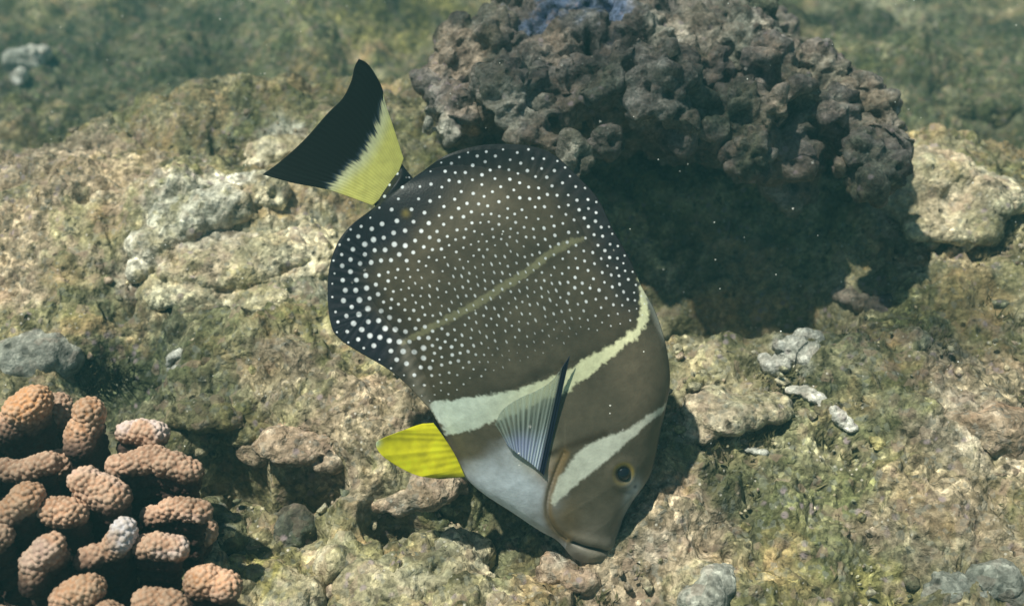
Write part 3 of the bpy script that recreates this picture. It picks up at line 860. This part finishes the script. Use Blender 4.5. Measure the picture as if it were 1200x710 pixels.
def param_curve(pts, which):
    dense = catmull(pts, 24)
    idx = [pts.index(k[which]) * 24 for k in KEYS]
    sv = [k[2] for k in KEYS]
    arc = np.concatenate([[0], np.cumsum(np.hypot(*np.diff(dense, axis=0).T))])
    # monotone piecewise: arc length at the keys
    s_of = np.zeros(len(dense))
    for a in range(len(idx) - 1):
        i0, i1 = idx[a], idx[a + 1]
        s_of[i0:i1 + 1] = sv[a] + (sv[a + 1] - sv[a]) * (arc[i0:i1 + 1] - arc[i0]) / (arc[i1] - arc[i0])
    return lambda s: np.stack([np.interp(s, s_of, dense[:, 0]), np.interp(s, s_of, dense[:, 1])], -1)
CD, CV = param_curve(DORS, 0), param_curve(VENT, 1)

OUT_D = catmull(DORS, 8); OUT_V = catmull(VENT, 8)
BAND1 = catmull([(471,402),(500,385),(530,368),(552,356),(582,337),(613,318),(641,297),(665,285),(685,279)], 6)
BAND2 = [(501,473),(531,465),(565,457),(592,454),(620,444),(659,428),(691,409),(718,397),(740,382),(749,370),(751,345),(748,325),(760,345),
         (760,365),(755,380),(747,391),(727,400),(700,422),(677,440),(659,451),(630,462),(600,478),(575,489),(545,502),(523,509)]
BAND3 = [(783,470),(753,481),(730,495),(698,504),(679,513),(665,525),(652,545),(644,565),(641,580),(645,583),(659,567),(675,552),(694,537),(710,524),(730,508),(753,491),(781,477)]
GILL = catmull([(655,522),(646,545),(639,572),(639,595),(648,614),(662,626)], 6)
MOUTHL = catmull([(669,630),(682,634),(696,637),(708,641),(716,644)], 6)
SPOTTED_F = [(496,474),(545,449),(567,432),(635,409),(668,390),(716,379),(757,368)]

def spots():
    """white spots: spaced like the photo's, tighter at the nape, larger on the hind fin"""
    region = np.vstack([OUT_D[: int(8 * 14.6)], np.array(SPOTTED_F)[::-1], OUT_V[:8 * 12][::-1]])
    def spacing(q):
        dd, _ = seg_dist(q, OUT_D); dv, _ = seg_dist(q, OUT_V)
        sp = 8.5 + 2.2 * (1 - smooth(40, 100, dd))
        nape = (1 - smooth(10, 45, dd)) * smooth(660, 720, q[:, 0])
        sp = sp - 2.4 * nape + 2.6 * (1 - smooth(50, 80, dv)) * (q[:, 0] < 500)
        return sp
    cand = np.stack([RNG.uniform(378, 770, 26000), RNG.uniform(165, 482, 26000)], 1)
    cand = cand[inside(cand, region)]
    dE = np.minimum(seg_dist(cand, OUT_D)[0], seg_dist(cand, OUT_V)[0])
    cand = cand[dE > 3.2]
    sp = spacing(cand) * 0.92
    pts, prs = np.zeros((0, 2)), np.zeros(0)
    for c, s in zip(cand, sp):
        if len(pts) == 0 or np.all(np.hypot(*(pts - c).T) > (prs + s) * .5):
            pts = np.vstack([pts, c]); prs = np.append(prs, s)
    for _ in range(34):                                    # even the spacing out
        d = pts[:, None] - pts[None]
        r = np.hypot(d[..., 0], d[..., 1]) + 1e-6
        lim = (prs[:, None] + prs[None]) * .60
        push = np.maximum(0, lim - r) * (r < lim) * (r > 1e-3)
        mv = (d / r[..., None] * push[..., None]).sum(1) * .12
        new = pts + mv
        ok = inside(new, region) & (np.minimum(seg_dist(new, OUT_D)[0], seg_dist(new, OUT_V)[0]) > 3.0)
        pts[ok] = new[ok]
    dd, _ = seg_dist(pts, OUT_D); dv, _ = seg_dist(pts, OUT_V); df, _ = seg_dist(pts, SPOTTED_F)
    hind = (1 - smooth(45, 75, dv)) * (pts[:, 0] < 505)
    mid = smooth(60, 110, dd) * smooth(70, 100, dv)
    rad = 1.78 + 0.95 * hind * smooth(4, 22, dv) * smooth(240, 275, pts[:, 1]) - 0.46 * mid - 0.5 * (1 - smooth(4, 16, np.minimum(dd, dv)))
    rad = rad * RNG.uniform(.82, 1.15, len(pts)) * (0.62 + .38 * smooth(6, 34, df))
    elong = 1 + 0.9 * mid * RNG.random(len(pts)) * (df < 130)
    brt = np.clip(1.0 - 0.25 * mid - .35 * (1 - smooth(8, 50, df)), .3, 1) * RNG.uniform(.8, 1, len(pts))
    return pts, rad, elong, brt

def fish_skin():
    m = NT("fish_skin")
    col = m.attr("skin", "Color")
    spot = m.attr("spot"); brt = m.attr("spotb")
    mask = m.math('MULTIPLY', m.ramp(spot, [(0.34, 0.0), (0.66, 1.0)]), brt)
    c = m.mix(mask, col, (0.86, 0.90, 0.94))
    co = m.coord()
    nz = m.noise(co, 240, 4, .6)
    c = m.mix(1.0, c, m.ramp(nz.outputs[0], [(0.3, .85), (0.7, 1.15)]), 'MULTIPLY')
    m.l(c, m.b.inputs["Base Color"])
    m.b.inputs["Roughness"].default_value = 0.46
    m.b.inputs["Specular IOR Level"].default_value = 0.3
    sc = m.voro(co, 900)
    m.l(m.bump(nz.outputs[0], 0.05, 0.001, m.bump(sc.outputs["Distance"], 0.14, 0.0005)), m.b.inputs["Normal"])
    return m.mat

def build_fish():
    root = bpy.data.objects.new("surgeonfish", None)
    COL.objects.link(root); root.location = FISH_O
    tag(root, "dark brown white-spotted surgeonfish with pale bars and yellow fins, head down at the reef", "fish")
    ns, nt = 470, 340
    s = np.linspace(0, 1, ns); t = np.linspace(0, 1, nt)
    D, V = CD(s), CV(s)
    uv = V[:, None, :] + (D - V)[:, None, :] * t[None, :, None]
    chord = np.hypot(*(D - V).T)
    fD = np.interp(s, [0, .06, .12, .3, .5, .62, .70, 1], [0, 8, 30, 42, 34, 16, 0, 0])
    fV = np.interp(s, [0, .03, .10, .2, .3, .42, .54, .60, 1], [0, 5, 38, 62, 62, 40, 14, 0, 0])
    T = 1.15 * np.interp(s, [0, .06, .2, .4, .6, .75, .85, .92, .97, 1], [.0050, .0058, .0095, .0145, .0180, .0185, .0165, .0125, .0085, .003])
    lp = t[None] * chord[:, None]
    core = chord - fD - fV
    tc = ((lp - fV[:, None]) / core[:, None]) * 2 - 1
    prof = np.maximum(0, 1 - np.abs(tc) ** 2.3) ** 0.82
    fin = 0.0006
    h = T[:, None] * prof + fin * np.minimum(1, np.minimum(lp, chord[:, None] - lp) / 9.0)
    h *= smooth(-.001, .016, s)[:, None] * (1 - smooth(.985, 1.0, s))[:, None] ** .5
    p2 = uv.reshape(-1, 2)
    q3 = np.stack([p2[:, 0], p2[:, 1], np.zeros(len(p2))], 1)
    hf = h.ravel().copy()
    # relief: gill cover edge, mouth crease, eye socket, fin rays on the hind fins
    dg, _ = seg_dist(p2, GILL)
    head_side = p2[:, 0] > np.interp(p2[:, 1], GILL[:, 1], GILL[:, 0])
    hf += np.where(head_side, .0009 * np.exp(-dg / 16), 0)
    hf -= .0010 * np.exp(-(dg / 3.0) ** 2)
    dm, pm = seg_dist(p2, MOUTHL)
    hf -= .0020 * np.exp(-(dm / 2.6) ** 2)
    hf += .0008 * np.exp(-((dm - 9) / 6) ** 2)
    de = np.hypot(p2[:, 0] - 722.5, p2[:, 1] - 546.5)
    hf += .0012 * np.exp(-((de - 14) / 6) ** 2) - .0012 * np.exp(-(de / 9) ** 2)
    dd, pd = seg_dist(p2, OUT_D); dv, pv = seg_dist(p2, OUT_V)
    rayD = np.sin(pd * 420) * (dd < 42) * smooth(0, 8, dd) * (1 - smooth(25, 42, dd)) * (p2[:, 1] < 320) * smooth(515, 550, p2[:, 0])
    rayV = np.sin(pv * 460) * (dv < 60) * smooth(0, 8, dv) * (1 - smooth(35, 60, dv)) * (p2[:, 0] < 500) * smooth(262, 295, p2[:, 1])
    hf += .00012 * (rayD + rayV)
    hf = np.maximum(hf, 0)
    border = np.zeros((ns, nt), bool); border[0] = border[-1] = True; border[:, 0] = border[:, -1] = True
    hf = np.where(border.ravel(), 0, np.maximum(hf, 5e-5))
    mid = FP(p2) - FISH_O
    front = mid + N_F * hf[:, None]
    back = mid - N_F * hf[:, None]
    bi = np.arange(ns * nt)
    inner = ~border.ravel()
    remap = bi.copy(); remap[inner] = ns * nt + np.arange(inner.sum())
    verts = np.vstack([front, back[inner]])
    ff = grid_faces(ns, nt)
    faces = np.vstack([ff, remap[ff][:, ::-1]])

    # ---- skin colour
    w1 = fbm(q3, 14, 3, 5); w2 = fbm(q3, 45, 3, 8); w3 = fbm(q3, 5, 2, 12)
    def lay(c, col, a):
        a = np.clip(a, 0, 1)[:, None]
        return c * (1 - a) + col * a
    brown = np.array([.088, .074, .049]); c = np.repeat(brown[None], len(p2), 0)
    c *= (1 + .35 * w2 + .15 * w1)[:, None]
    edge = np.minimum(dd, dv)
    rear = 1 - smooth(-20, 10, (p2[:, 1] - np.interp(p2[:, 0], [r[0] for r in SPOTTED_F], [r[1] for r in SPOTTED_F])))
    c = lay(c, np.array([.016, .017, .021]), rear * (1 - smooth(8, 62, dd)) * .95)
    c = lay(c, np.array([.013, .014, .023]), (1 - smooth(34, 74, dv + w2 * 14)) * (1 - smooth(440, 500, p2[:, 0] + (p2[:, 1] - 420) * .1)) * (1 - smooth(430, 470, p2[:, 1])) * .95)
    c = lay(c, np.array([.016, .017, .02]), (1 - smooth(20, 70, np.hypot(p2[:, 0] - 462, p2[:, 1] - 218))) * .9)
    c = lay(c, np.array([.122, .101, .068]), smooth(-10, 40, (p2[:, 1] - np.interp(p2[:, 0], [500, 650, 760], [540, 440, 385]))) * .55)
    c = lay(c, np.array([.035, .03, .018]), np.exp(-((seg_dist(p2, BAND2)[0]) / 14) ** 2) * .55 * (p2[:, 1] < np.interp(p2[:, 0], [500, 760], [490, 380])))
    # bluish white breast and belly
    belly = [(541,552),(560,540),(580,528),(600,516),(625,520),(640,548),(640,575),(640,600),(652,618),(672,640),(690,668),(600,640),(540,590)]
    sb = sdf(p2, belly)
    c = lay(c, np.array([.68, .75, .85]), (1 - smooth(-34, 20, sb + w2 * 12 + w1 * 4)) * .97)
    c = lay(c, np.array([.50, .47, .34]), np.exp(-(np.hypot(p2[:, 0] - 622, p2[:, 1] - 524) / 20) ** 2) * .9)
    c = lay(c, np.array([.36, .23, .13]), np.exp(-(np.hypot((p2[:, 0] - 636) * 1.3, p2[:, 1] - 543) / 18) ** 2) * .7)
    # the face, paler and greyer towards the lips
    c = lay(c, np.array([.225, .20, .165]), smooth(555, 650, p2[:, 1] + (p2[:, 0] - 690) * -.2) * (p2[:, 0] > 640) * head_side * .8)
    c = lay(c, np.array([.17, .125, .065]), np.exp(-(np.hypot(p2[:, 0] - 660, (p2[:, 1] - 600) * .6) / 16) ** 2) * .75 * head_side)
    c = lay(c, np.array([.24, .25, .23]), (1 - smooth(0, 16, dd)) * smooth(540, 575, p2[:, 1]) * .45)
    c = lay(c, np.array([.05, .035, .018]), np.exp(-(seg_dist(p2, [(640,522),(652,516),(675,508),(700,500)])[0] / 5) ** 2) * .9)
    c = lay(c, np.array([.20, .13, .05]), np.exp(-((dg - 2) / 4.0) ** 2) * .8)
    # bars
    s3 = sdf(p2, BAND3); c = lay(c, np.array([.70, .71, .60]), 1 - smooth(-2.2, 1.8, s3 + w3 * 1.6 + w1 * 1.5))
    s2 = sdf(p2, BAND2); pal2 = np.array([.50, .52, .37])[None] * (1 - .10 * smooth(620, 520, p2[:, 0]))[:, None]
    a2 = np.clip(1 - smooth(-2.0, 1.6, s2 + w3 * 3.0 + w1 * 3.2), 0, 1)
    bluish = np.array([.56, .63, .56])
    k = smooth(520, 680, p2[:, 0])[:, None]
    c = c * (1 - a2[:, None]) + (bluish * (1 - k) + np.array([.72, .72, .46]) * k) * a2[:, None]
    d1, p1 = seg_dist(p2, BAND1)
    wid = np.interp(p1, [0, .05, .4, .9, 1], [2.2, 4.2, 5.0, 4.6, 2.0])
    c = lay(c, np.array([.26, .245, .14]), (1 - smooth(wid - 2.2, wid + 1.2, d1 + w3 * 2.4)) * .72)
    c = lay(c, np.array([.30, .31, .28]), (1 - smooth(0, 9, dd)) * smooth(325, 350, p2[:, 1]) * (1 - smooth(385, 410, p2[:, 1])) * .6)
    # pale lower body edge by the hind fin, caudal spine, nostril, lips
    c = lay(c, np.array([.22, .20, .16]), np.exp(-(seg_dist(p2, [(474,400),(478,425),(490,455),(503,476)])[0] / 6) ** 2) * .5)
    c = lay(c, np.array([.22, .17, .04]), np.exp(-(np.hypot(p2[:, 0] - 476, p2[:, 1] - 251) / 4.5) ** 2) * .8)
    c = lay(c, np.array([.52, .56, .60]), np.exp(-(np.hypot((p2[:, 0] - 738) * 1.1, (p2[:, 1] - 566) * .75) / 10) ** 2) * .9)
    c = lay(c, np.array([.30, .33, .34]), np.exp(-(np.hypot((p2[:, 0] - 731) * 1.5, (p2[:, 1] - 584) * .6) / 11) ** 2) * .75)
    c = lay(c, np.array([.04, .05, .09]), np.exp(-(np.hypot(p2[:, 0] - 738, p2[:, 1] - 563) / 2.4) ** 2) * .9)
    c = lay(c, np.array([.17, .14, .08]), np.exp(-(np.hypot(p2[:, 0] - 695, p2[:, 1] - 652) / 12) ** 2) * .5)
    c = lay(c, np.array([.018, .015, .012]), np.exp(-(dm / 1.9) ** 2) * .95)
    c = lay(c, np.array([.34, .25, .06]), np.exp(-((de - 11.5) / 2.2) ** 2) * (.35 + .65 * (1 - smooth(538, 550, p2[:, 1] - (p2[:, 0] - 722) * .4))) * .9)
    c = lay(c, np.array([.03, .025, .015]), (1 - smooth(8, 10, de)) * .8)
    c = lay(c, np.array([.012, .012, .012]), (1 - smooth(1, 5, dd)) * smooth(400, 440, p2[:, 1]) * (1 - smooth(540, 560, p2[:, 1])) * .8)
    c = np.clip(c, .004, .88)
    # ---- spots as a distance field
    sp, rad, el, brt = spots()
    best = np.full(len(p2), -3.0); sb_ = np.zeros(len(p2))
    ax = np.array([-.42, -.91])                       # elongated along the body rows
    for (cx, cy), r, e, b in zip(sp, rad, el, brt):
        m = (np.abs(p2[:, 0] - cx) < 12) & (np.abs(p2[:, 1] - cy) < 12)
        dx = p2[m] - (cx, cy)
        a = dx @ ax; bb = dx @ np.array([ax[1], -ax[0]])
        rr = np.sqrt((a / (r * e)) ** 2 + (bb / (r / math.sqrt(e))) ** 2)
        val = .5 + (1 - rr) * .5
        up = val > best[m]
        tmp = best[m]; tmp[up] = val[up]; best[m] = tmp
        tb = sb_[m]; tb[up] = b; sb_[m] = tb
    attrs = {"skin": np.vstack([c, c[inner]]), "spot": np.concatenate([best, best[inner]]), "spotb": np.concatenate([sb_, sb_[inner]])}
    link("body", np_mesh("body", verts, faces, fish_skin(), True, attrs), root)

    # ---- fins as thin ribbed sheets: quad patch between a base curve and an outer curve
    def fin_mesh(name, inner_c, outer_c, na, nb, rays, color_fn, bulge, mat, thick=.0005, ridge_h=.00025, sides=None):
        a = np.linspace(0, 1, na)
        ic = catmull(inner_c, 20); oc = catmull(outer_c, 20)
        def res(cv):
            l = np.concatenate([[0], np.cumsum(np.hypot(*np.diff(cv, axis=0).T))]); l /= l[-1]
            return np.stack([np.interp(a, l, cv[:, 0]), np.interp(a, l, cv[:, 1])], 1)
        I, O = res(ic), res(oc)
        b = np.linspace(0, 1, nb)
        uv = I[None] * (1 - b[:, None, None]) + O[None] * b[:, None, None]
        if sides:
            for sc, wgt, k in ((sides[0], 1 - a, 0), (sides[1], a, -1)):
                cv = catmull(sc, 20)
                l = np.concatenate([[0], np.cumsum(np.hypot(*np.diff(cv, axis=0).T))]); l /= l[-1]
                sv = np.stack([np.interp(b, l, cv[:, 0]), np.interp(b, l, cv[:, 1])], 1)
                uv = uv + (sv - (I[k] * (1 - b[:, None]) + O[k] * b[:, None]))[:, None] * wgt[None, :, None]
        A = np.repeat(a[None], nb, 0).ravel(); Bp = np.repeat(b[:, None], na, 1).ravel()
        u2 = uv.reshape(-1, 2)
        mid = FP(u2) - FISH_O
        off = bulge(A, Bp)
        rib = np.cos(A * rays * 2 * math.pi)
        hh = thick * (1 - .7 * Bp) + ridge_h * rib * (1 - .5 * Bp)
        hh = np.maximum(hh, 8e-5)
        edge = ((A == 0) | (A == 1) | (Bp == 1))
        hh = np.where(edge, 2e-5, hh)
        fr = mid + N_F * (off + hh)[:, None]; bk = mid + N_F * (off - hh)[:, None]
        n = len(fr)
        f = grid_faces(nb, na)
        faces = np.vstack([f[:, ::-1], f + n])
        aa = np.arange(n).reshape(nb, na)
        ring = np.concatenate([aa[0, :], aa[1:, -1], aa[-1, -2::-1], aa[-2:0:-1, 0]])
        nxt = np.roll(ring, -1)
        faces = np.vstack([faces, np.stack([ring, nxt, nxt + n, ring + n], 1)])
        col = color_fn(u2, A, Bp, rib)
        me = np_mesh(name, np.vstack([fr, bk]), faces, mat, True, {"skin": np.vstack([col[:, :3]] * 2), "alpha": np.concatenate([col[:, 3]] * 2)})
        return link(name, me, root)

    def fin_mat(name, trans=0.25, translucent=True, rough=.5):
        m = NT(name)
        m.l(m.attr("skin", "Color"), m.b.inputs["Base Color"])
        m.b.inputs["Roughness"].default_value = rough
        m.b.inputs["Specular IOR Level"].default_value = .3
        m.l(m.attr("alpha"), m.b.inputs["Alpha"])
        tr = m.n("ShaderNodeBsdfTranslucent")
        m.l(m.attr("skin", "Color"), tr.inputs[0])
        mx = m.n("ShaderNodeMixShader"); mx.inputs[0].default_value = trans
        out = m.t.nodes["Material Output"]
        m.l(m.b.outputs[0], mx.inputs[1]); m.l(tr.outputs[0], mx.inputs[2])
        m.l((mx if translucent else m.b).outputs[0], out.inputs[0])
        return m.mat

    # tail
    YB = catmull([(449,121),(441,149),(431,170),(421,185),(407,197),(396,208),(382,220)], 8)
    def tail_col(u2, A, B, rib):
        d, p = seg_dist(u2, YB)
        base_side = (u2[:, 0] - np.interp(u2[:, 1], YB[:, 1], YB[:, 0])) > 0
        sd = np.where(base_side, d, -d)
        j = fbm(np.stack([A * 38, B * 3, A * 0], 1), 1.0, 2, 3) * 6 + rib * .4
        k = smooth(-3.4, 4.2, sd + j)[:, None]
        yel = np.array([.95, .90, .28]); pl = np.array([.93, .92, .58])
        y = yel + (pl - yel) * (1 - smooth(2, 20, sd))[:, None]
        y = y * (1 + .04 * rib + .2 * fbm(np.stack([u2[:, 0], u2[:, 1], A * 0], 1), 12, 2, 4))[:, None]
        blk = np.array([.006, .008, .008])[None] * (1 + .2 * rib)[:, None]
        blu = np.array([.06, .10, .16])
        c = blk * (1 - k) + y * k
        e = (np.exp(-((sd + j + 2) / 2.2) ** 2) * .5)[:, None]
        c = c * (1 - e) + blu * e
        return np.concatenate([c, np.ones((len(c), 1))], 1)
    fin_mesh("tail_fin", [(473,186),(466,205),(455,224),(437,241)], [(420,68),(415,78),(411,95),(401,115),(384,132),(356,163),(328,188),(306,204)], 220, 130, 26,
             tail_col, lambda A, B: .0012 * np.sin(A * 5.0) * B - .003 * B * B, fin_mat("tail_fin_membrane", .35, True, .85), .0011, .00006,
             sides=([(473,186),(469,174),(461,149),(452,122),(447,101),(436,81),(428,72),(420,68)], [(437,241),(410,231),(382,222),(342,214),(306,204)]))
    # the outer curve's ends bow: thin leading edges fill the outline
    # pelvic fin
    def pel_col(u2, A, B, rib):
        y = np.repeat(np.array([[.74, .70, .02]]), len(u2), 0) * (1 + .05 * rib + .3 * fbm(np.stack([u2[:, 0], u2[:, 1], A * 0], 1), 14, 3, 6))[:, None]
        low = (1 - smooth(.0, .09, A))[:, None]
        y = y * (1 - low) + np.array([.10, .12, .02]) * low
        tp = np.exp(-(np.hypot(u2[:, 0] - 443, u2[:, 1] - 512) / 5) ** 2)[:, None] * .8
        y = y * (1 - tp) + np.array([.45, .55, .50]) * tp
        return np.concatenate([np.clip(y, .01, .8), np.ones((len(y), 1))], 1)
    fin_mesh("pelvic_fin", [(545,557),(534,533),(521,512),(508,494)], [(514,557),(481,546),(452,528),(442,514),(450,507),(481,497),(495,494)], 130, 80, 10,
             pel_col, lambda A, B: .004 + .014 * B * np.interp(A, [0, .15, .5, .85, 1], [.3, .8, 1, .55, .12]), fin_mat("pelvic_fin_membrane", .3), .0008, .00009)
    # pectoral fin
    def pec_col(u2, A, B, rib):
        k = smooth(.1, .55, B)[:, None]
        basec = np.array([.60, .68, .90]); outc = np.array([.50, .57, .52])
        c = basec * (1 - k) + outc * k
        c = c * (1 + .22 * np.minimum(rib, .6) + .3 * fbm(np.stack([A * 22, B * 1.5, A * 0], 1), 1, 2, 9))[:, None]
        hot = np.exp(-(np.hypot(u2[:, 0] - 607, u2[:, 1] - 513) / 14) ** 2)[:, None]
        c = c * (1 - .6 * hot) + np.array([.52, .56, .95]) * .6 * hot
        lead = smooth(.80, .88, A)[:, None]
        c = c * (1 - lead) + np.array([.014, .018, .045]) * lead
        al = .26 + .26 * smooth(-.4, .8, rib) + .20 * fbm(np.stack([A * 22, B * 1.5, A * 0], 1), 1, 2, 9) + .50 * (1 - smooth(.05, .5, B))
        al = np.maximum(al, lead[:, 0])
        al = al * (1 - .45 * smooth(.75, 1, B) * (1 - lead[:, 0]))
        return np.concatenate([np.clip(c, .01, .85), np.clip(al, .05, 1)[:, None]], 1)
    fin_mesh("pectoral_fin", [(592,514),(603,523),(618,534),(632,547)], [(576,487),(584,471),(602,458),(622,449),(641,436),(660,410)], 220, 90, 15,
             pec_col, lambda A, B: .0203 + .005 * B + .002 * np.sin(A * 3.1) * B, fin_mat("pectoral_fin_membrane", .25, True, .4), .0006, .0002)

    # eyes, one each side
    ec = (722.5, 546.5)
    k = np.argmin(np.hypot(p2[:, 0] - ec[0], p2[:, 1] - ec[1]))
    he = hf[k]
    m1 = NT("eye_iris"); m1.b.inputs["Roughness"].default_value = .12
    co = m1.coord()
    m1.l(m1.attr("skin", "Color"), m1.b.inputs["Base Color"])
    m2 = NT("eye_pupil"); m2.b.inputs["Base Color"].default_value = (.006, .008, .014, 1); m2.b.inputs["Roughness"].default_value = .06
    r_e = 9.6 * depth_of(FP([ec])[0]) / FPX
    X = np.cross(UPV, N_F); X /= np.linalg.norm(X); Yv = np.cross(N_F, X)
    for sgn in (1, -1):
        cen = FP([ec])[0] - FISH_O + N_F * sgn * (he - r_e * .42)
        th = np.linspace(0, math.pi * .6, 26); ph = np.linspace(0, 2 * math.pi, 40, endpoint=False)
        TH, PH = np.meshgrid(th, ph, indexing='ij')
        dirv = np.sin(TH)[..., None] * (np.cos(PH)[..., None] * X + np.sin(PH)[..., None] * Yv) + np.cos(TH)[..., None] * N_F * sgn
        def dome(name, r, rmax, mat, colr, lift=0.0, par=root):
            nn = int(26 * rmax)
            v = (cen + dirv[:nn] * r + N_F * sgn * lift).reshape(-1, 3)
            idx = np.arange(nn * 40).reshape(nn, 40)
            nx = np.roll(idx, -1, 1)
            f = np.stack([idx[:-1], nx[:-1], nx[1:], idx[1:]], -1).reshape(-1, 4)
            if sgn > 0: f = f[:, ::-1]
            return link(name, np_mesh(name, v, f[:, ::-1] if sgn > 0 else f, mat, True, {"skin": colr(TH[:nn].ravel(), PH[:nn].ravel())}), par)
        def iris(th_, ph_):
            c = np.repeat(np.array([[.03, .026, .018]]), len(th_), 0)
            up = (.35 + .65 * np.exp(-((ph_ - 1.3) / 1.3) ** 2)) * smooth(.62, .78, th_) * (1 - .4 * smooth(1.2, 1.6, th_))
            c = c * (1 - up[:, None]) + np.array([.42, .31, .07]) * up[:, None]
            return c
        e = dome("eye", r_e, 1.0, m1.mat, iris)
        dome("pupil", r_e * 1.015, .62, m2.mat, lambda a, b: np.zeros((len(a), 3)), .00005, e)
build_fish()

# ------------------------------------------------------------------ drifting specks in the water
def build_specks(n=170):
    bm = bmesh.new(); bmesh.ops.create_icosphere(bm, subdivisions=1, radius=1)
    bv = np.array([v.co[:] for v in bm.verts], np.float32)
    bf = np.array([[v.index for v in f.verts] for f in bm.faces], np.int32); bm.free()
    V, F = [], []
    for i in range(n):
        d = RNG.uniform(.40, .70)
        c = P(RNG.uniform(-50, 1250), RNG.uniform(-20, 560), d)
        if c[2] < base_z(c[0], c[1]) + .01: c[2] = base_z(c[0], c[1]) + RNG.uniform(.01, .05)
        V.append(bv * RNG.uniform(.00018, .00042) * RNG.uniform(.7, 1.3, (1, 3)) + c); F.append(bf + i * len(bv))
    m = NT("marine_snow"); m.b.inputs["Base Color"].default_value = (.85, .85, .8, 1); m.b.inputs["Roughness"].default_value = .5
    tag(link("marine_snow", np_mesh("marine_snow", np.vstack(V), np.vstack(F), m.mat)), "fine white specks drifting in the water", "particles", kind="stuff")
build_specks()

# ------------------------------------------------------------------ unseen water surface added to dapple the sun, and the water's haze
def build_water():
    n = 120
    g = np.linspace(-10, 10, n)
    X, Y = np.meshgrid(g, g)
    p = np.stack([X.ravel(), Y.ravel(), np.zeros(n * n)], 1)
    p[:, 2] = 0.95 + fbm(p, 1.2, 3, 3) * .03
    m = NT("dappling_water_surface")
    co = m.coord()
    warp = m.noise(co, 3.0, 2)
    mp = m.mix(0.10, co, warp.outputs[1])
    sh = m.n('ShaderNodeMapping'); sh.inputs['Location'].default_value = (6.7, 2.25, 0.0)
    m.l(mp, sh.inputs[0]); mp = sh.outputs[0]
    v = m.voro(mp, 6.5, 'SMOOTH_F1')
    v2 = m.voro(mp, 11.0, 'DISTANCE_TO_EDGE')
    dapple_cells = m.ramp(v.outputs["Distance"], [(0.10, (.36, .375, .35)), (0.40, (.67, .69, .65)), (0.62, (.99, 1.0, .94))])
    dapple_net = m.ramp(v2.outputs["Distance"], [(0.02, (1, 1, 1)), (0.14, (.62, .64, .63))])
    tr = m.n("ShaderNodeBsdfTransparent")
    m.l(m.mix(1.0, dapple_cells, dapple_net, 'MULTIPLY'), tr.inputs[0])  # stands in for caustics: light and shade put into the transparent colour
    gl = m.n("ShaderNodeBsdfGlossy"); gl.inputs["Roughness"].default_value = .02
    mx = m.n("ShaderNodeMixShader"); mx.inputs[0].default_value = .04
    m.l(tr.outputs[0], mx.inputs[1]); m.l(gl.outputs[0], mx.inputs[2])
    m.l(mx.outputs[0], m.t.nodes["Material Output"].inputs[0])
    tag(link("water", np_mesh("water", p, grid_faces(n, n), m.mat)), kind="structure")
build_water()

def build_haze():
    bm = bmesh.new(); bmesh.ops.create_cube(bm, size=1)
    for v in bm.verts:
        v.co = Vector((v.co.x * 50, v.co.y * 50, -1.6 if v.co.z < 0 else 0.62))
    me = bpy.data.meshes.new("haze"); bm.to_mesh(me); bm.free()
    mt = bpy.data.materials.new("water_haze"); mt.use_nodes = True
    t = mt.node_tree; t.nodes.clear()
    out = t.nodes.new("ShaderNodeOutputMaterial"); pv = t.nodes.new("ShaderNodeVolumePrincipled")
    pv.inputs["Color"].default_value = (.17, .52, .54, 1)
    pv.inputs["Density"].default_value = 0.26
    pv.inputs["Anisotropy"].default_value = 0.2
    t.links.new(pv.outputs[0], out.inputs["Volume"])
    me.materials.append(mt)
    tag(link("haze", me), kind="stuff", label="blue-green water haze filling the scene", cat="haze")
build_haze()
